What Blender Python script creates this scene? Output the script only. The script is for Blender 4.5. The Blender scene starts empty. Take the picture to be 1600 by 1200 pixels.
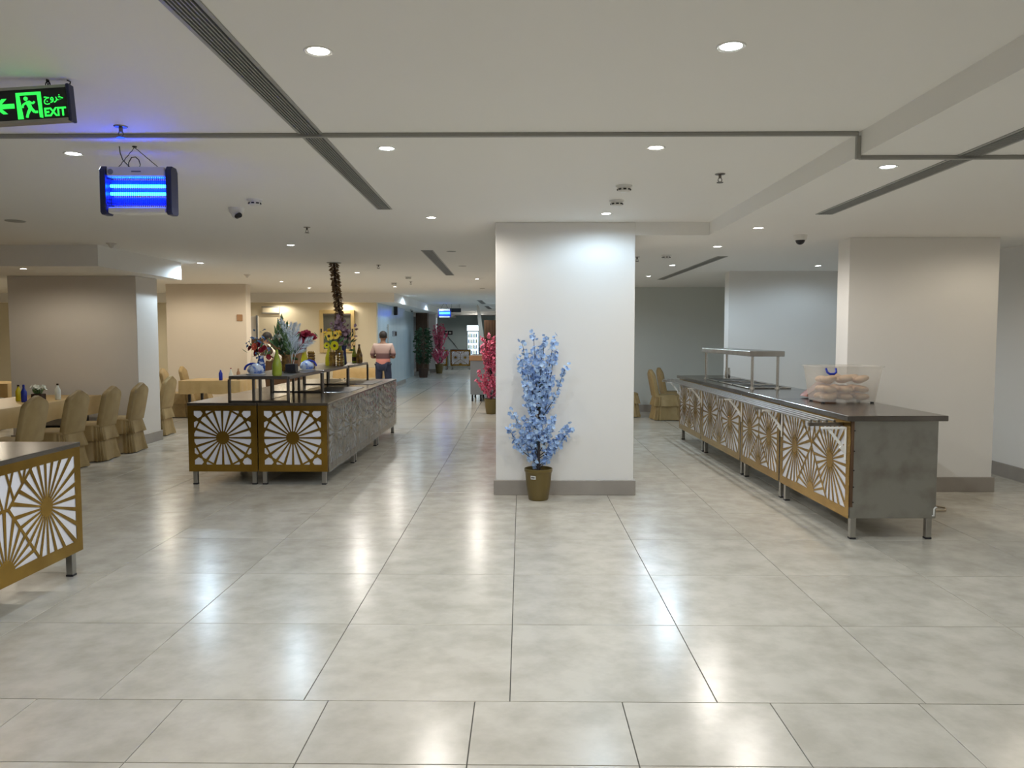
import bpy, bmesh, math, random
from mathutils import Vector, Matrix
R = math.radians
PI = math.pi
rnd = random.Random(7)
scene = bpy.context.scene
COL = scene.collection

# ---------------------------------------------------------------- camera, world, exposure
cam_d = bpy.data.cameras.new('camera')
cam_d.sensor_width = 36.0
cam_d.lens = 36.0 * 1220 / 1600
cam_d.clip_end = 200
cam = bpy.data.objects.new('camera', cam_d)
COL.objects.link(cam)
cam.location = (0, 0, 1.6)
cam.rotation_euler = (R(90 - 3.61), 0, R(0.70))
scene.camera = cam
world = bpy.data.worlds.new('world')
scene.world = world
world.use_nodes = True
world.node_tree.nodes['Background'].inputs[0].default_value = (0.9, 0.95, 1, 1)
world.node_tree.nodes['Background'].inputs[1].default_value = 0.05
scene.view_settings.view_transform = 'Standard'
scene.view_settings.look = 'None'
scene.view_settings.gamma = 1
scene.view_settings.exposure = 0.16
scene.view_settings.use_curve_mapping = False
scene.cycles.diffuse_bounces = 7
scene.cycles.max_bounces = 10
LIGHT_W = 50.0          # watts of one ceiling downlight

ZH, ZL, ZP = 2.70, 2.575, 2.44      # ceiling heights: main, right soffit, left soffit

# ---------------------------------------------------------------- materials
MATS = {}
def mat(name, col, rough=0.5, metal=0.0, emit=None, es=0.0, spec=0.5, noise=None, bump=None, alpha=None, trans=None, var=0.0):
    if name in MATS: return MATS[name]
    m = bpy.data.materials.new(name); m.use_nodes = True
    nt = m.node_tree; b = nt.nodes['Principled BSDF']
    b.inputs['Base Color'].default_value = (*col, 1)
    b.inputs['Roughness'].default_value = rough
    b.inputs['Metallic'].default_value = metal
    b.inputs['Specular IOR Level'].default_value = spec
    if emit:
        b.inputs['Emission Color'].default_value = (*emit, 1)
        b.inputs['Emission Strength'].default_value = es
    if trans: b.inputs['Transmission Weight'].default_value = trans
    if alpha is not None: b.inputs['Alpha'].default_value = alpha
    src = None
    if noise:      # (scale, colour2, lo, hi[, stretch])
        tc = nt.nodes.new('ShaderNodeTexCoord'); n = nt.nodes.new('ShaderNodeTexNoise')
        mp = nt.nodes.new('ShaderNodeMapping')
        if len(noise) > 4: mp.inputs['Scale'].default_value = noise[4]
        nt.links.new(tc.outputs['Object'], mp.inputs[0]); nt.links.new(mp.outputs[0], n.inputs['Vector'])
        n.inputs['Scale'].default_value = noise[0]; n.inputs['Detail'].default_value = 5
        r = nt.nodes.new('ShaderNodeMapRange'); r.inputs[1].default_value = noise[2]; r.inputs[2].default_value = noise[3]
        nt.links.new(n.outputs['Fac'], r.inputs[0])
        mx = nt.nodes.new('ShaderNodeMix'); mx.data_type = 'RGBA'
        mx.inputs[6].default_value = (*col, 1); mx.inputs[7].default_value = (*noise[1], 1)
        nt.links.new(r.outputs[0], mx.inputs[0]); src = mx.outputs[2]
    if var:
        oi = nt.nodes.new('ShaderNodeObjectInfo'); hs = nt.nodes.new('ShaderNodeHueSaturation')
        mr = nt.nodes.new('ShaderNodeMapRange'); mr.inputs[3].default_value = 1 - var; mr.inputs[4].default_value = 1 + var
        nt.links.new(oi.outputs['Random'], mr.inputs[0]); nt.links.new(mr.outputs[0], hs.inputs['Value'])
        if src: nt.links.new(src, hs.inputs['Color'])
        else: hs.inputs['Color'].default_value = (*col, 1)
        src = hs.outputs[0]
    if src: nt.links.new(src, b.inputs['Base Color'])
    if bump:       # (scale, strength, distance)
        tc = nt.nodes.new('ShaderNodeTexCoord'); n = nt.nodes.new('ShaderNodeTexNoise'); n.inputs['Scale'].default_value = bump[0]
        n.inputs['Detail'].default_value = 4
        bp = nt.nodes.new('ShaderNodeBump'); bp.inputs['Strength'].default_value = bump[1]; bp.inputs['Distance'].default_value = bump[2]
        nt.links.new(tc.outputs['Object'], n.inputs['Vector']); nt.links.new(n.outputs['Fac'], bp.inputs['Height'])
        nt.links.new(bp.outputs[0], b.inputs['Normal'])
    MATS[name] = m
    return m

def floor_mat():
    m = mat('polished_tile', (0.56, 0.53, 0.46), rough=0.2, spec=0.42, var=0.03)
    nt = m.node_tree; b = nt.nodes['Principled BSDF']
    hs = [n for n in nt.nodes if n.type == 'HUE_SAT'][0]
    geo = nt.nodes.new('ShaderNodeNewGeometry'); oi = [n for n in nt.nodes if n.type == 'OBJECT_INFO'][0]
    add = nt.nodes.new('ShaderNodeVectorMath'); add.operation = 'MULTIPLY_ADD'
    comb = nt.nodes.new('ShaderNodeCombineXYZ'); nt.links.new(oi.outputs['Random'], comb.inputs[2])
    sc = nt.nodes.new('ShaderNodeVectorMath'); sc.operation = 'SCALE'; sc.inputs[3].default_value = 30
    nt.links.new(comb.outputs[0], sc.inputs[0])
    ad = nt.nodes.new('ShaderNodeVectorMath'); ad.operation = 'ADD'
    nt.links.new(geo.outputs['Position'], ad.inputs[0]); nt.links.new(sc.outputs[0], ad.inputs[1])
    nt.nodes.remove(add)
    n1 = nt.nodes.new('ShaderNodeTexNoise'); n1.inputs['Scale'].default_value = 4.6; n1.inputs['Detail'].default_value = 7; n1.inputs['Roughness'].default_value = 0.6
    nt.links.new(ad.outputs[0], n1.inputs['Vector'])
    cr = nt.nodes.new('ShaderNodeValToRGB')
    cr.color_ramp.elements[0].position = 0.34; cr.color_ramp.elements[0].color = (0.48, 0.445, 0.375, 1)
    cr.color_ramp.elements[1].position = 0.62; cr.color_ramp.elements[1].color = (0.60, 0.56, 0.485, 1)
    nt.links.new(n1.outputs['Fac'], cr.inputs[0]); nt.links.new(cr.outputs[0], hs.inputs['Color'])
    r = nt.nodes.new('ShaderNodeMapRange'); r.inputs[3].default_value = 0.18; r.inputs[4].default_value = 0.27
    nt.links.new(n1.outputs['Fac'], r.inputs[0]); nt.links.new(r.outputs[0], b.inputs['Roughness'])
    return m

def far_floor_mat():
    m = mat('polished_tile_far', (0.60, 0.57, 0.50), rough=0.2, noise=(1.2, (0.51, 0.485, 0.43), 0.35, 0.7))
    nt = m.node_tree; b = nt.nodes['Principled BSDF']
    old = b.inputs['Base Color'].links[0].from_socket
    geo = nt.nodes.new('ShaderNodeNewGeometry'); mp = nt.nodes.new('ShaderNodeMapping')
    mp.inputs['Location'].default_value = (0.05, -3.32, 0)
    br = nt.nodes.new('ShaderNodeTexBrick'); br.offset = 0; br.inputs['Scale'].default_value = 1.0
    br.inputs['Brick Width'].default_value = 0.905; br.inputs['Row Height'].default_value = 0.905
    br.inputs['Mortar Size'].default_value = 0.006; br.inputs['Mortar'].default_value = (0.2, 0.19, 0.17, 1)
    nt.links.new(geo.outputs['Position'], mp.inputs[0]); nt.links.new(mp.outputs[0], br.inputs['Vector'])
    nt.links.new(old, br.inputs['Color1']); nt.links.new(old, br.inputs['Color2'])
    nt.links.new(br.outputs['Color'], b.inputs['Base Color'])
    return m

def film_mat():
    m = bpy.data.materials.new('clear_wrap_film'); m.use_nodes = True
    nt = m.node_tree; out = nt.nodes['Material Output']; nt.nodes.remove(nt.nodes['Principled BSDF'])
    t = nt.nodes.new('ShaderNodeBsdfTransparent'); t.inputs[0].default_value = (0.75, 0.78, 0.8, 1)
    g = nt.nodes.new('ShaderNodeBsdfGlossy'); g.inputs['Roughness'].default_value = 0.08
    g.inputs[0].default_value = (0.8, 0.82, 0.85, 1)
    mx = nt.nodes.new('ShaderNodeMixShader'); mx.inputs[0].default_value = 0.4
    nt.links.new(t.outputs[0], mx.inputs[1]); nt.links.new(g.outputs[0], mx.inputs[2]); nt.links.new(mx.outputs[0], out.inputs[0])
    return m

def tub_mat():
    m = bpy.data.materials.new('frosted_clear_plastic'); m.use_nodes = True
    nt = m.node_tree; out = nt.nodes['Material Output']; b = nt.nodes['Principled BSDF']
    b.inputs['Base Color'].default_value = (0.85, 0.83, 0.8, 1); b.inputs['Roughness'].default_value = 0.25
    t = nt.nodes.new('ShaderNodeBsdfTransparent'); t.inputs[0].default_value = (0.95, 0.94, 0.92, 1)
    mx = nt.nodes.new('ShaderNodeMixShader'); mx.inputs[0].default_value = 0.22
    nt.links.new(t.outputs[0], mx.inputs[1]); nt.links.new(b.outputs[0], mx.inputs[2]); nt.links.new(mx.outputs[0], out.inputs[0])
    return m

def shirt_mat():
    m = mat('gradient_shirt', (0.6, 0.3, 0.27), rough=0.8)
    nt = m.node_tree; b = nt.nodes['Principled BSDF']
    tc = nt.nodes.new('ShaderNodeTexCoord'); sp = nt.nodes.new('ShaderNodeSeparateXYZ')
    nt.links.new(tc.outputs['Object'], sp.inputs[0])
    r = nt.nodes.new('ShaderNodeMapRange'); r.inputs[1].default_value = 0.75; r.inputs[2].default_value = 1.4
    nt.links.new(sp.outputs[2], r.inputs[0])
    cr = nt.nodes.new('ShaderNodeValToRGB'); e = cr.color_ramp.elements
    e[0].position = 0; e[0].color = (0.72, 0.27, 0.24, 1); e[1].position = 1; e[1].color = (0.5, 0.4, 0.37, 1)
    for p, c in ((0.42, (0.78, 0.33, 0.3, 1)), (0.46, (0.13, 0.065, 0.075, 1)), (0.62, (0.15, 0.08, 0.085, 1)), (0.66, (0.38, 0.26, 0.25, 1))):
        x = e.new(p); x.color = c
    nt.links.new(r.outputs[0], cr.inputs[0]); nt.links.new(cr.outputs[0], b.inputs['Base Color'])
    return m

M = dict(
    wall=mat('painted_wall', (0.84, 0.82, 0.785), 0.65, noise=(0.7, (0.81, 0.79, 0.755), 0.3, 0.7), bump=(60, 0.03, 0.01)),
    cream=mat('cream_wall', (0.80, 0.73, 0.56), 0.65, noise=(0.6, (0.78, 0.71, 0.54), 0.3, 0.7)),
    beige=mat('beige_wall', (0.74, 0.66, 0.56), 0.65, noise=(0.7, (0.72, 0.64, 0.54), 0.3, 0.7)),
    greige=mat('greige_wall', (0.74, 0.70, 0.65), 0.65, noise=(0.7, (0.72, 0.68, 0.63), 0.3, 0.7)),
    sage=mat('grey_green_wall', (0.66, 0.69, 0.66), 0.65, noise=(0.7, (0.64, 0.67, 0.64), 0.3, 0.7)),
    teal=mat('pale_teal_wall', (0.62, 0.74, 0.74), 0.5, noise=(0.7, (0.60, 0.72, 0.72), 0.3, 0.7)),
    panel=mat('blue_grey_panel', (0.54, 0.66, 0.72), 0.25, noise=(4, (0.49, 0.61, 0.67), 0.3, 0.7, (1, 1, 0.1))),
    ceil=mat('ceiling_paint', (0.89, 0.875, 0.84), 0.7, noise=(0.5, (0.87, 0.855, 0.82), 0.3, 0.7)),
    skirt=mat('skirting_stone', (0.36, 0.325, 0.285), 0.35, noise=(3, (0.30, 0.27, 0.24), 0.3, 0.7)),
    grout=mat('grout', (0.10, 0.095, 0.085), 0.9),
    tile=floor_mat(), tilefar=far_floor_mat(),
    brass=mat('brass_sheet', (0.43, 0.265, 0.055), 0.2, 1.0, noise=(5, (0.33, 0.195, 0.038), 0.35, 0.7)),
    steel=mat('brushed_steel', (0.50, 0.49, 0.46), 0.33, 1.0, noise=(5, (0.38, 0.37, 0.35), 0.35, 0.7)),
    steeld=mat('worktop_steel', (0.27, 0.25, 0.23), 0.2, 1.0, noise=(3, (0.21, 0.19, 0.175), 0.35, 0.7)),
    steelside=mat('stained_steel', (0.42, 0.42, 0.39), 0.42, 1.0, noise=(5, (0.30, 0.28, 0.25), 0.45, 0.75)),
    railm=mat('tray_rail_tube', (0.33, 0.32, 0.30), 0.3, 1.0),
    chrome=mat('chrome_tube', (0.66, 0.64, 0.6), 0.18, 1.0),
    frame=mat('dark_steel_tube', (0.22, 0.20, 0.18), 0.32, 1.0),
    dark=mat('dark_metal', (0.03, 0.03, 0.032), 0.4, 0.3),
    black=mat('black_plastic', (0.015, 0.015, 0.02), 0.4),
    navy=mat('navy_plastic', (0.02, 0.025, 0.09), 0.4),
    acrylic=mat('white_acrylic', (0.76, 0.76, 0.82), 0.22),
    white=mat('white_plastic', (0.78, 0.77, 0.74), 0.4),
    whitep=mat('white_enamel', (0.8, 0.78, 0.74), 0.35),
    gold=mat('gold_satin_cloth', (0.40, 0.29, 0.13), 0.55, noise=(9, (0.34, 0.235, 0.10), 0.3, 0.7)),
    goldcloth=mat('gold_tablecloth', (0.60, 0.42, 0.19), 0.4, noise=(6, (0.53, 0.36, 0.15), 0.3, 0.7)),
    pot=mat('olive_gold_pot', (0.15, 0.105, 0.028), 0.35),
    soil=mat('dark_soil', (0.03, 0.025, 0.02), 0.9),
    bark=mat('dark_stem', (0.035, 0.028, 0.03), 0.7),
    bluebl=mat('blue_blossom', (0.30, 0.46, 0.78), 0.7, noise=(22, (0.52, 0.68, 0.88), 0.35, 0.65)),
    pinkbl=mat('pink_blossom', (0.72, 0.10, 0.22), 0.7, noise=(22, (0.85, 0.30, 0.40), 0.4, 0.65)),
    leaf=mat('dark_leaf', (0.03, 0.075, 0.03), 0.5),
    leafl=mat('fresh_leaf', (0.10, 0.2, 0.07), 0.5),
    wood=mat('brown_wood', (0.13, 0.07, 0.035), 0.45, noise=(4, (0.08, 0.04, 0.02), 0.3, 0.7, (6, 6, 0.5))),
    woodl=mat('tan_wood', (0.36, 0.2, 0.1), 0.45),
    grille=mat('slot_slat', (0.40, 0.40, 0.38), 0.45, 0.4),
    conduit=mat('grey_trunking', (0.34, 0.335, 0.31), 0.5),
    skin=mat('brown_skin', (0.20, 0.105, 0.065), 0.55),
    hair=mat('black_hair', (0.012, 0.01, 0.01), 0.7),
    jeans=mat('dark_jeans', (0.02, 0.03, 0.07), 0.8),
    shirtw=mat('cream_shirt', (0.78, 0.72, 0.62), 0.8),
    shirtp=shirt_mat(), film=film_mat(), tub=tub_mat(),
    green_e=mat('green_backlit', (0.02, 0.4, 0.05), 0.5, emit=(0.03, 1.0, 0.09), es=1.1),
    tube_e=mat('uv_tube', (0.2, 0.6, 1), 0.4, emit=(0.004, 0.07, 1.0), es=60),
    tube_far=mat('uv_tube_far', (0.2, 0.6, 1), 0.4, emit=(0.015, 0.2, 1.0), es=10),
    zback=mat('blue_reflector', (0.04, 0.08, 0.75), 0.4),
    lens=mat('lit_diffuser', (1, 1, 1), 0.4, emit=(1, 0.97, 0.93), es=10),
    lensw=mat('lit_diffuser_warm', (1, 1, 1), 0.4, emit=(1, 0.9, 0.85), es=10),
    lensc=mat('lit_diffuser_cool', (1, 1, 1), 0.4, emit=(0.82, 0.93, 1), es=10),
    fridge_e=mat('lit_fridge', (0.8, 0.9, 0.95), 0.4, emit=(0.75, 0.92, 1), es=1.6),
    glassgreen=mat('green_glass', (0.24, 0.30, 0.02), 0.12, noise=(3, (0.32, 0.38, 0.05), 0.3, 0.7)),
    amber=mat('amber_glass', (0.30, 0.17, 0.03), 0.15, noise=(20, (0.12, 0.06, 0.02), 0.4, 0.6)),
    yellow=mat('yellow_petal', (0.85, 0.52, 0.03), 0.6), lemon=mat('lemon_liquid', (0.70, 0.60, 0.02), 0.25),
    red=mat('deep_red_petal', (0.28, 0.008, 0.025), 0.6), coral=mat('coral_petal', (0.75, 0.16, 0.09), 0.6),
    mauve=mat('mauve_petal', (0.28, 0.16, 0.20), 0.7, noise=(20, (0.42, 0.27, 0.31), 0.4, 0.6)),
    whitefl=mat('white_petal', (0.80, 0.84, 0.78), 0.6), bluefl=mat('blue_petal', (0.12, 0.24, 0.48), 0.6),
    plume=mat('pale_plume', (0.68, 0.76, 0.84), 0.7),
    brownc=mat('flower_eye', (0.05, 0.025, 0.015), 0.8),
    husk=mat('brown_husk', (0.13, 0.075, 0.035), 0.7, noise=(25, (0.28, 0.18, 0.09), 0.4, 0.6)),
    blueglaze=mat('blue_glaze', (0.03, 0.09, 0.38), 0.15, noise=(28, (0.65, 0.72, 0.85), 0.52, 0.56)),
    royal=mat('royal_blue', (0.01, 0.03, 0.38), 0.35), bluewhite=mat('blue_white_wrap', (0.62, 0.70, 0.85), 0.3, noise=(18, (0.10, 0.2, 0.6), 0.5, 0.62)),
    bread=mat('bread_crust', (0.52, 0.30, 0.15), 0.6, noise=(7, (0.68, 0.48, 0.30), 0.35, 0.65)),
    leather=mat('brown_leather', (0.20, 0.055, 0.03), 0.4, bump=(25, 0.3, 0.01)),
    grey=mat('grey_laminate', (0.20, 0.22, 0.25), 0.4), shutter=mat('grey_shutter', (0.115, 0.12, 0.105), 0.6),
    frameY=mat('yellow_frame', (0.66, 0.50, 0.23), 0.5), cord=mat('cream_cord', (0.62, 0.52, 0.40), 0.5),
)

# ---------------------------------------------------------------- mesh builder
class MB:
    def __init__(s): s.v = []; s.f = []
    def add(s, vs, fs):
        o = len(s.v); s.v += [tuple(p) for p in vs]; s.f += [tuple(i + o for i in q) for q in fs]; return s
    def box(s, x0, x1, y0, y1, z0, z1):
        return s.add([(x0, y0, z0), (x1, y0, z0), (x1, y1, z0), (x0, y1, z0), (x0, y0, z1), (x1, y0, z1), (x1, y1, z1), (x0, y1, z1)],
                     [(0, 3, 2, 1), (4, 5, 6, 7), (0, 1, 5, 4), (1, 2, 6, 5), (2, 3, 7, 6), (3, 0, 4, 7)])
    def tube(s, pts, r, n=8, closed=False, cap=True):
        pts = [Vector(p) for p in pts]; N = len(pts)
        rs = r if isinstance(r, (list, tuple)) else [r] * N
        rings = []; prev = None
        for i, p in enumerate(pts):
            if closed: t = pts[(i + 1) % N] - pts[i - 1]
            else: t = pts[min(i + 1, N - 1)] - pts[max(i - 1, 0)]
            t.normalize()
            if prev is None:
                a = Vector((0, 0, 1)) if abs(t.z) < 0.9 else Vector((1, 0, 0))
                u = t.cross(a).normalized()
            else:
                u = (prev - t * prev.dot(t)).normalized()
            prev = u; w = t.cross(u)
            rings.append([p + (u * math.cos(2 * PI * k / n) + w * math.sin(2 * PI * k / n)) * rs[i] for k in range(n)])
        vs = [q for rg in rings for q in rg]; fs = []
        for i in range(N if closed else N - 1):
            j = (i + 1) % N
            for k in range(n):
                fs.append((i * n + k, i * n + (k + 1) % n, j * n + (k + 1) % n, j * n + k))
        if cap and not closed:
            fs.append(tuple(range(n - 1, -1, -1))); fs.append(tuple((N - 1) * n + k for k in range(n)))
        return s.add(vs, fs)
    def lathe(s, prof, n=24, c=(0, 0, 0), cap=True):      # prof: (r, z)
        vs = []; fs = []
        for r, z in prof:
            for k in range(n):
                a = 2 * PI * k / n; vs.append((c[0] + r * math.cos(a), c[1] + r * math.sin(a), c[2] + z))
        for i in range(len(prof) - 1):
            for k in range(n):
                fs.append((i * n + k, i * n + (k + 1) % n, (i + 1) * n + (k + 1) % n, (i + 1) * n + k))
        if cap:
            fs.append(tuple(range(n - 1, -1, -1))); fs.append(tuple((len(prof) - 1) * n + k for k in range(n)))
        return s.add(vs, fs)
    def ball(s, c, r, n=10, m=6, sc=(1, 1, 1)):
        pr = [(max(1e-4, r * math.sin(PI * i / m)), -r * math.cos(PI * i / m)) for i in range(m + 1)]
        o = len(s.v); s.lathe(pr, n, (0, 0, 0), cap=True)
        for i in range(o, len(s.v)):
            x, y, z = s.v[i]; s.v[i] = (c[0] + x * sc[0], c[1] + y * sc[1], c[2] + z * sc[2])
        return s
    def prism(s, poly, h, axis='z', base=0.0):            # poly 2-D, extruded along axis
        n = len(poly)
        def P(p, t):
            if axis == 'z': return (p[0], p[1], t)
            if axis == 'y': return (p[0], t, p[1])
            return (t, p[0], p[1])
        vs = [P(p, base) for p in poly] + [P(p, base + h) for p in poly]
        fs = [tuple(range(n - 1, -1, -1)), tuple(range(n, 2 * n))] + [(i, (i + 1) % n, n + (i + 1) % n, n + i) for i in range(n)]
        return s.add(vs, fs)
    def build(s, name, m, parent=None, loc=(0, 0, 0), rot=(0, 0, 0), smooth=None, bevel=0, stuff=False):
        me = bpy.data.meshes.new(name); me.from_pydata(s.v, [], s.f); me.update()
        bm = bmesh.new(); bm.from_mesh(me)
        bmesh.ops.recalc_face_normals(bm, faces=bm.faces[:])
        if bevel: bmesh.ops.bevel(bm, geom=bm.edges[:], offset=bevel, segments=1, affect='EDGES', clamp_overlap=True)
        bm.to_mesh(me); bm.free()
        return link(name, me, m, parent, loc, rot, smooth, stuff)

def link(name, me, m, parent=None, loc=(0, 0, 0), rot=(0, 0, 0), smooth=None, stuff=False):
    if m is not None and len(me.materials) == 0: me.materials.append(M[m] if isinstance(m, str) else m)
    if smooth:
        for p in me.polygons: p.use_smooth = True
        me.set_sharp_from_angle(angle=R(smooth))
    o = bpy.data.objects.new(name, me); COL.objects.link(o)
    o.location = loc; o.rotation_euler = rot
    if parent: o.parent = parent
    if stuff: o['kind'] = 'stuff'
    return o

def tag(o, label=None, cat=None, group=None, kind=None):
    if label: o['label'] = label
    if cat: o['category'] = cat
    if group: o['group'] = group
    if kind: o['kind'] = kind
    return o
def thing(name, label, cat, loc=(0, 0, 0), rotz=0, group=None):
    o = bpy.data.objects.new(name, None); COL.objects.link(o); o.empty_display_size = 0.1
    o.location = loc; o.rotation_euler = (0, 0, rotz)
    return tag(o, label, cat, group)
def struct(name, mb, m, label=None, **k):
    o = mb.build(name, m, **k); o['kind'] = 'structure'
    if label: o['label'] = label
    return o
def copy_tree(o, parent=None):
    c = o.copy(); COL.objects.link(c); c.parent = parent
    for ch in list(o.children): copy_tree(ch, c)
    return c
def text_mesh(s, size, depth=0.0005, bold=0.0):
    cu = bpy.data.curves.new('txt', 'FONT'); cu.body = s; cu.size = size; cu.extrude = depth; cu.offset = bold
    o = bpy.data.objects.new('txt', cu); COL.objects.link(o)
    bpy.context.view_layer.update()
    me = bpy.data.meshes.new_from_object(o.evaluated_get(bpy.context.evaluated_depsgraph_get()))
    bpy.data.objects.remove(o)
    return me

# ================================================================ THE SETTING
T = 0.905
XL, XR, YB, YF = -16.0, 5.45, -4.0, 40.0
GY0 = 3.32; GX0 = -0.05
# floor: dark grout bed, single tiles where the view shows them, joined or textured tiles beyond
floor = struct('floor', MB().box(XL, XR, YB, YF, -0.12, -0.005), 'grout', 'pale polished stone tile floor')
def seen(x, y, margin=110):
    d = y
    if d < 1.2: return False
    px = 815 + 1220 * x / d; py = 523 + 1220 * 1.6 / d
    return -margin < px < 1600 + margin and py < 1200 + 160
tile_me = {}
def tile_obj(x0, x1, y0, y1):
    w, l = round(x1 - x0, 4), round(y1 - y0, 4)
    if (w, l) not in tile_me:
        b = MB().box(-w / 2 + .0022, w / 2 - .0022, -l / 2 + .0022, l / 2 - .0022, -0.006, 0)
        me = bpy.data.meshes.new('floor_tile'); me.from_pydata(b.v, [], b.f); me.update()
        bm = bmesh.new(); bm.from_mesh(me)
        bmesh.ops.bevel(bm, geom=[e for e in bm.edges if all(abs(v.co.z) < 1e-5 for v in e.verts)], offset=0.0012, segments=1, affect='EDGES')
        bm.to_mesh(me); bm.free()
        tile_me[(w, l)] = me
    o = link('floor_tile', tile_me[(w, l)], 'tile', floor, ((x0 + x1) / 2, (y0 + y1) / 2, rnd.uniform(-0.0006, 0.0)))
    return o
outer = MB()
YT = GY0 + 11 * T
for j in range(11):
    y0 = GY0 + j * T
    for i in range(-18, 7):
        x0 = GX0 + i * T; x1 = min(x0 + T, XR)
        if x0 >= XR: continue
        if x0 < XL: continue
        if any(seen(x, y) for x in (x0, x1) for y in (y0, y0 + T)): tile_obj(x0, x1, y0, y0 + T)
        else: outer.box(x0 + .0015, x1 - .0015, y0 + .0015, y0 + T - .0015, -0.006, 0)
# the border strip of smaller tiles in the foreground
TW = 0.643
for j, (ya, yb, off) in enumerate(((2.815, GY0, 0.44), (2.31, 2.815, 0.44), (1.8, 2.31, 0.44))):
    for i in range(-9, 9):
        x0 = off + i * TW; x1 = min(x0 + TW, XR)
        if x0 >= XR: continue
        if j < 2 and any(seen(x, y) for x in (x0, x1) for y in (ya, yb)): tile_obj(x0, x1, ya, yb)
        else: outer.box(x0 + .0015, x1 - .0015, ya + .0015, yb - .0015, -0.006, 0)
outer.build('outer_tiles', 'tile', floor, stuff=True)
fb = MB(); fb.box(XL, XR, YT, YF, -0.006, 0); fb.build('distant_tiles', 'tilefar', floor, stuff=True)
MB().box(XL, XR, YB, 1.8, -0.006, 0).build('rear_tiles', 'tilefar', floor, stuff=True)
MB().box(XL, 0.44 - 9 * TW, 1.8, GY0, -0.006, 0).build('side_tiles', 'tilefar', floor, stuff=True)

# ceiling and soffits
XS = 1.84                      # edge where the ceiling steps down on the right
CY = 7.74                      # front face of the central column
cb = MB().box(XL, XR, YB, YF, ZH, ZH + 0.15)
ceiling = struct('ceiling', cb, 'ceil', 'flat off-white painted main ceiling')
MB().prism([(XS, YB), (XR, YB), (XR, 16.2), (-0.26, 16.2), (-0.26, CY + 0.01), (XS, CY + 0.01)], ZH - ZL, 'z', ZL).build('soffit', 'ceil', ceiling)['label'] = 'lowered soffit on the right side'
MB().box(XL, -5.2, 9.6, 11.95, ZP, ZH).build('soffit', 'ceil', ceiling)['label'] = 'lowered beam over the left pillar'
MB().box(XL, -3.35, 20.6, YF, 2.46, ZH).build('soffit', 'ceil', ceiling)['label'] = 'lowered soffit over the cream wall'
MB().box(-3.35, 0, 37.5, YF, 2.56, ZH).build('soffit', 'ceil', ceiling)

# outer walls
struct('wall_left', MB().box(XL - .15, XL, YB, YF, 0, ZH), 'cream', 'cream wall at the far left of the hall')
struct('wall_right', MB().box(XR, XR + .15, YB, 16.2, 0, ZH), 'wall', 'white wall at the far right edge')
struct('wall_rear', MB().box(XL, XR, YB - .15, YB, 0, ZH), 'wall', 'white wall closing the hall')
struct('wall_back', MB().box(XL, -3.9, 21.0, 21.2, 0, 2.46), 'cream', 'cream back wall with a framed window')
struct('wall_corridor', MB().box(-4.05, -3.9, 21.2, 26.1, 0, 2.46), 'panel', 'blue grey panelled corridor wall')
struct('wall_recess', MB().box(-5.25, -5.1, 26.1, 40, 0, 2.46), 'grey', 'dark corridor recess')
struct('wall_corridor_far', MB().box(-4.35, -4.2, 27.2, 30.4, 0, 2.46), 'panel', 'glossy blue grey wall beyond the recess')
struct('wall_end', MB().box(-5.2, 0.2, YF, YF + .15, 0, ZH), 'teal', 'pale teal wall at the corridor end')
struct('wall_divider', MB().box(-0.1, 0.1, 16.4, YF, 0, ZH), 'wall', 'white wall along the right of the corridor')
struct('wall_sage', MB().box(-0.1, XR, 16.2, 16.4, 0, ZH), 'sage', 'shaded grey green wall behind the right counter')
struct('wall_partition', MB().box(3.2, XR, 12.15, 12.4, 0, ZL), 'wall', 'white partition wall behind the right counter')

def skirting(name, x0, x1, y0, y1, parent=None, h=0.15, t=0.02, sides='-y', m='skirt'):
    b = MB()
    if '-y' in sides: b.box(x0 - (t if '-x' in sides else 0), x1 + (t if '+x' in sides else 0), y0 - t, y0, 0, h)
    o = b.build(name, m, parent, bevel=0.002)
    if not parent: o['kind'] = 'structure'
    return o
def column(name, x0, x1, y0, y1, z, m, label, base=0.15):
    c = MB().box(x0, x1, y0, y1, 0, z).build(name, m, bevel=0.004)
    tag(c, label, None, None, 'structure')
    t = 0.022
    b = MB(); b.add([(x0 - t, y0 - t, 0), (x1 + t, y0 - t, 0), (x1 + t, y1 + t, 0), (x0 - t, y1 + t, 0),
                     (x0 - t, y0 - t, base), (x1 + t, y0 - t, base), (x1 + t, y1 + t, base), (x0 - t, y1 + t, base)],
                    [(0, 3, 2, 1), (4, 5, 6, 7), (0, 1, 5, 4), (1, 2, 6, 5), (2, 3, 7, 6), (3, 0, 4, 7)])
    b.build('baseboard', 'skirt', c, bevel=0.003)
    return c
column('column_center', -0.255, 1.115, CY, 8.75, ZH, 'wall', 'white central column behind the blue blossom tree')
column('column_right', 3.30, 4.80, 7.96, 8.25, ZL, 'wall', 'wide white pillar behind the plastic tub')
column('column_left', -7.36, -5.51, 11.15, 11.8, ZP, 'greige', 'wide greige pillar beside the gold chairs')
column('column_beige', -7.75, -6.0, 17.0, 17.3, ZH, 'beige', 'beige pillar behind the back table')
column('column_white', -4.15, -3.62, 33.0, 33.6, ZH, 'wall', 'slim white pillar in the far corridor')
column('column_brown', -4.18, -3.72, 30.9, 31.4, 2.46, 'wood', 'brown wood clad pillar in the far corridor')
struct('baseboard_right', MB().box(XR - .022, XR, YB, 16.2, 0, .15), 'skirt')
struct('baseboard_sage', MB().box(0.1, XR - .03, 16.178, 16.2, 0, .15), 'skirt')
struct('baseboard_partition', MB().box(3.2, XR - .03, 12.128, 12.15, 0, .15), 'skirt')
struct('baseboard_corridor', MB().box(-3.9, -3.878, 21.0, 26.1, 0, .12), 'skirt')

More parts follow.
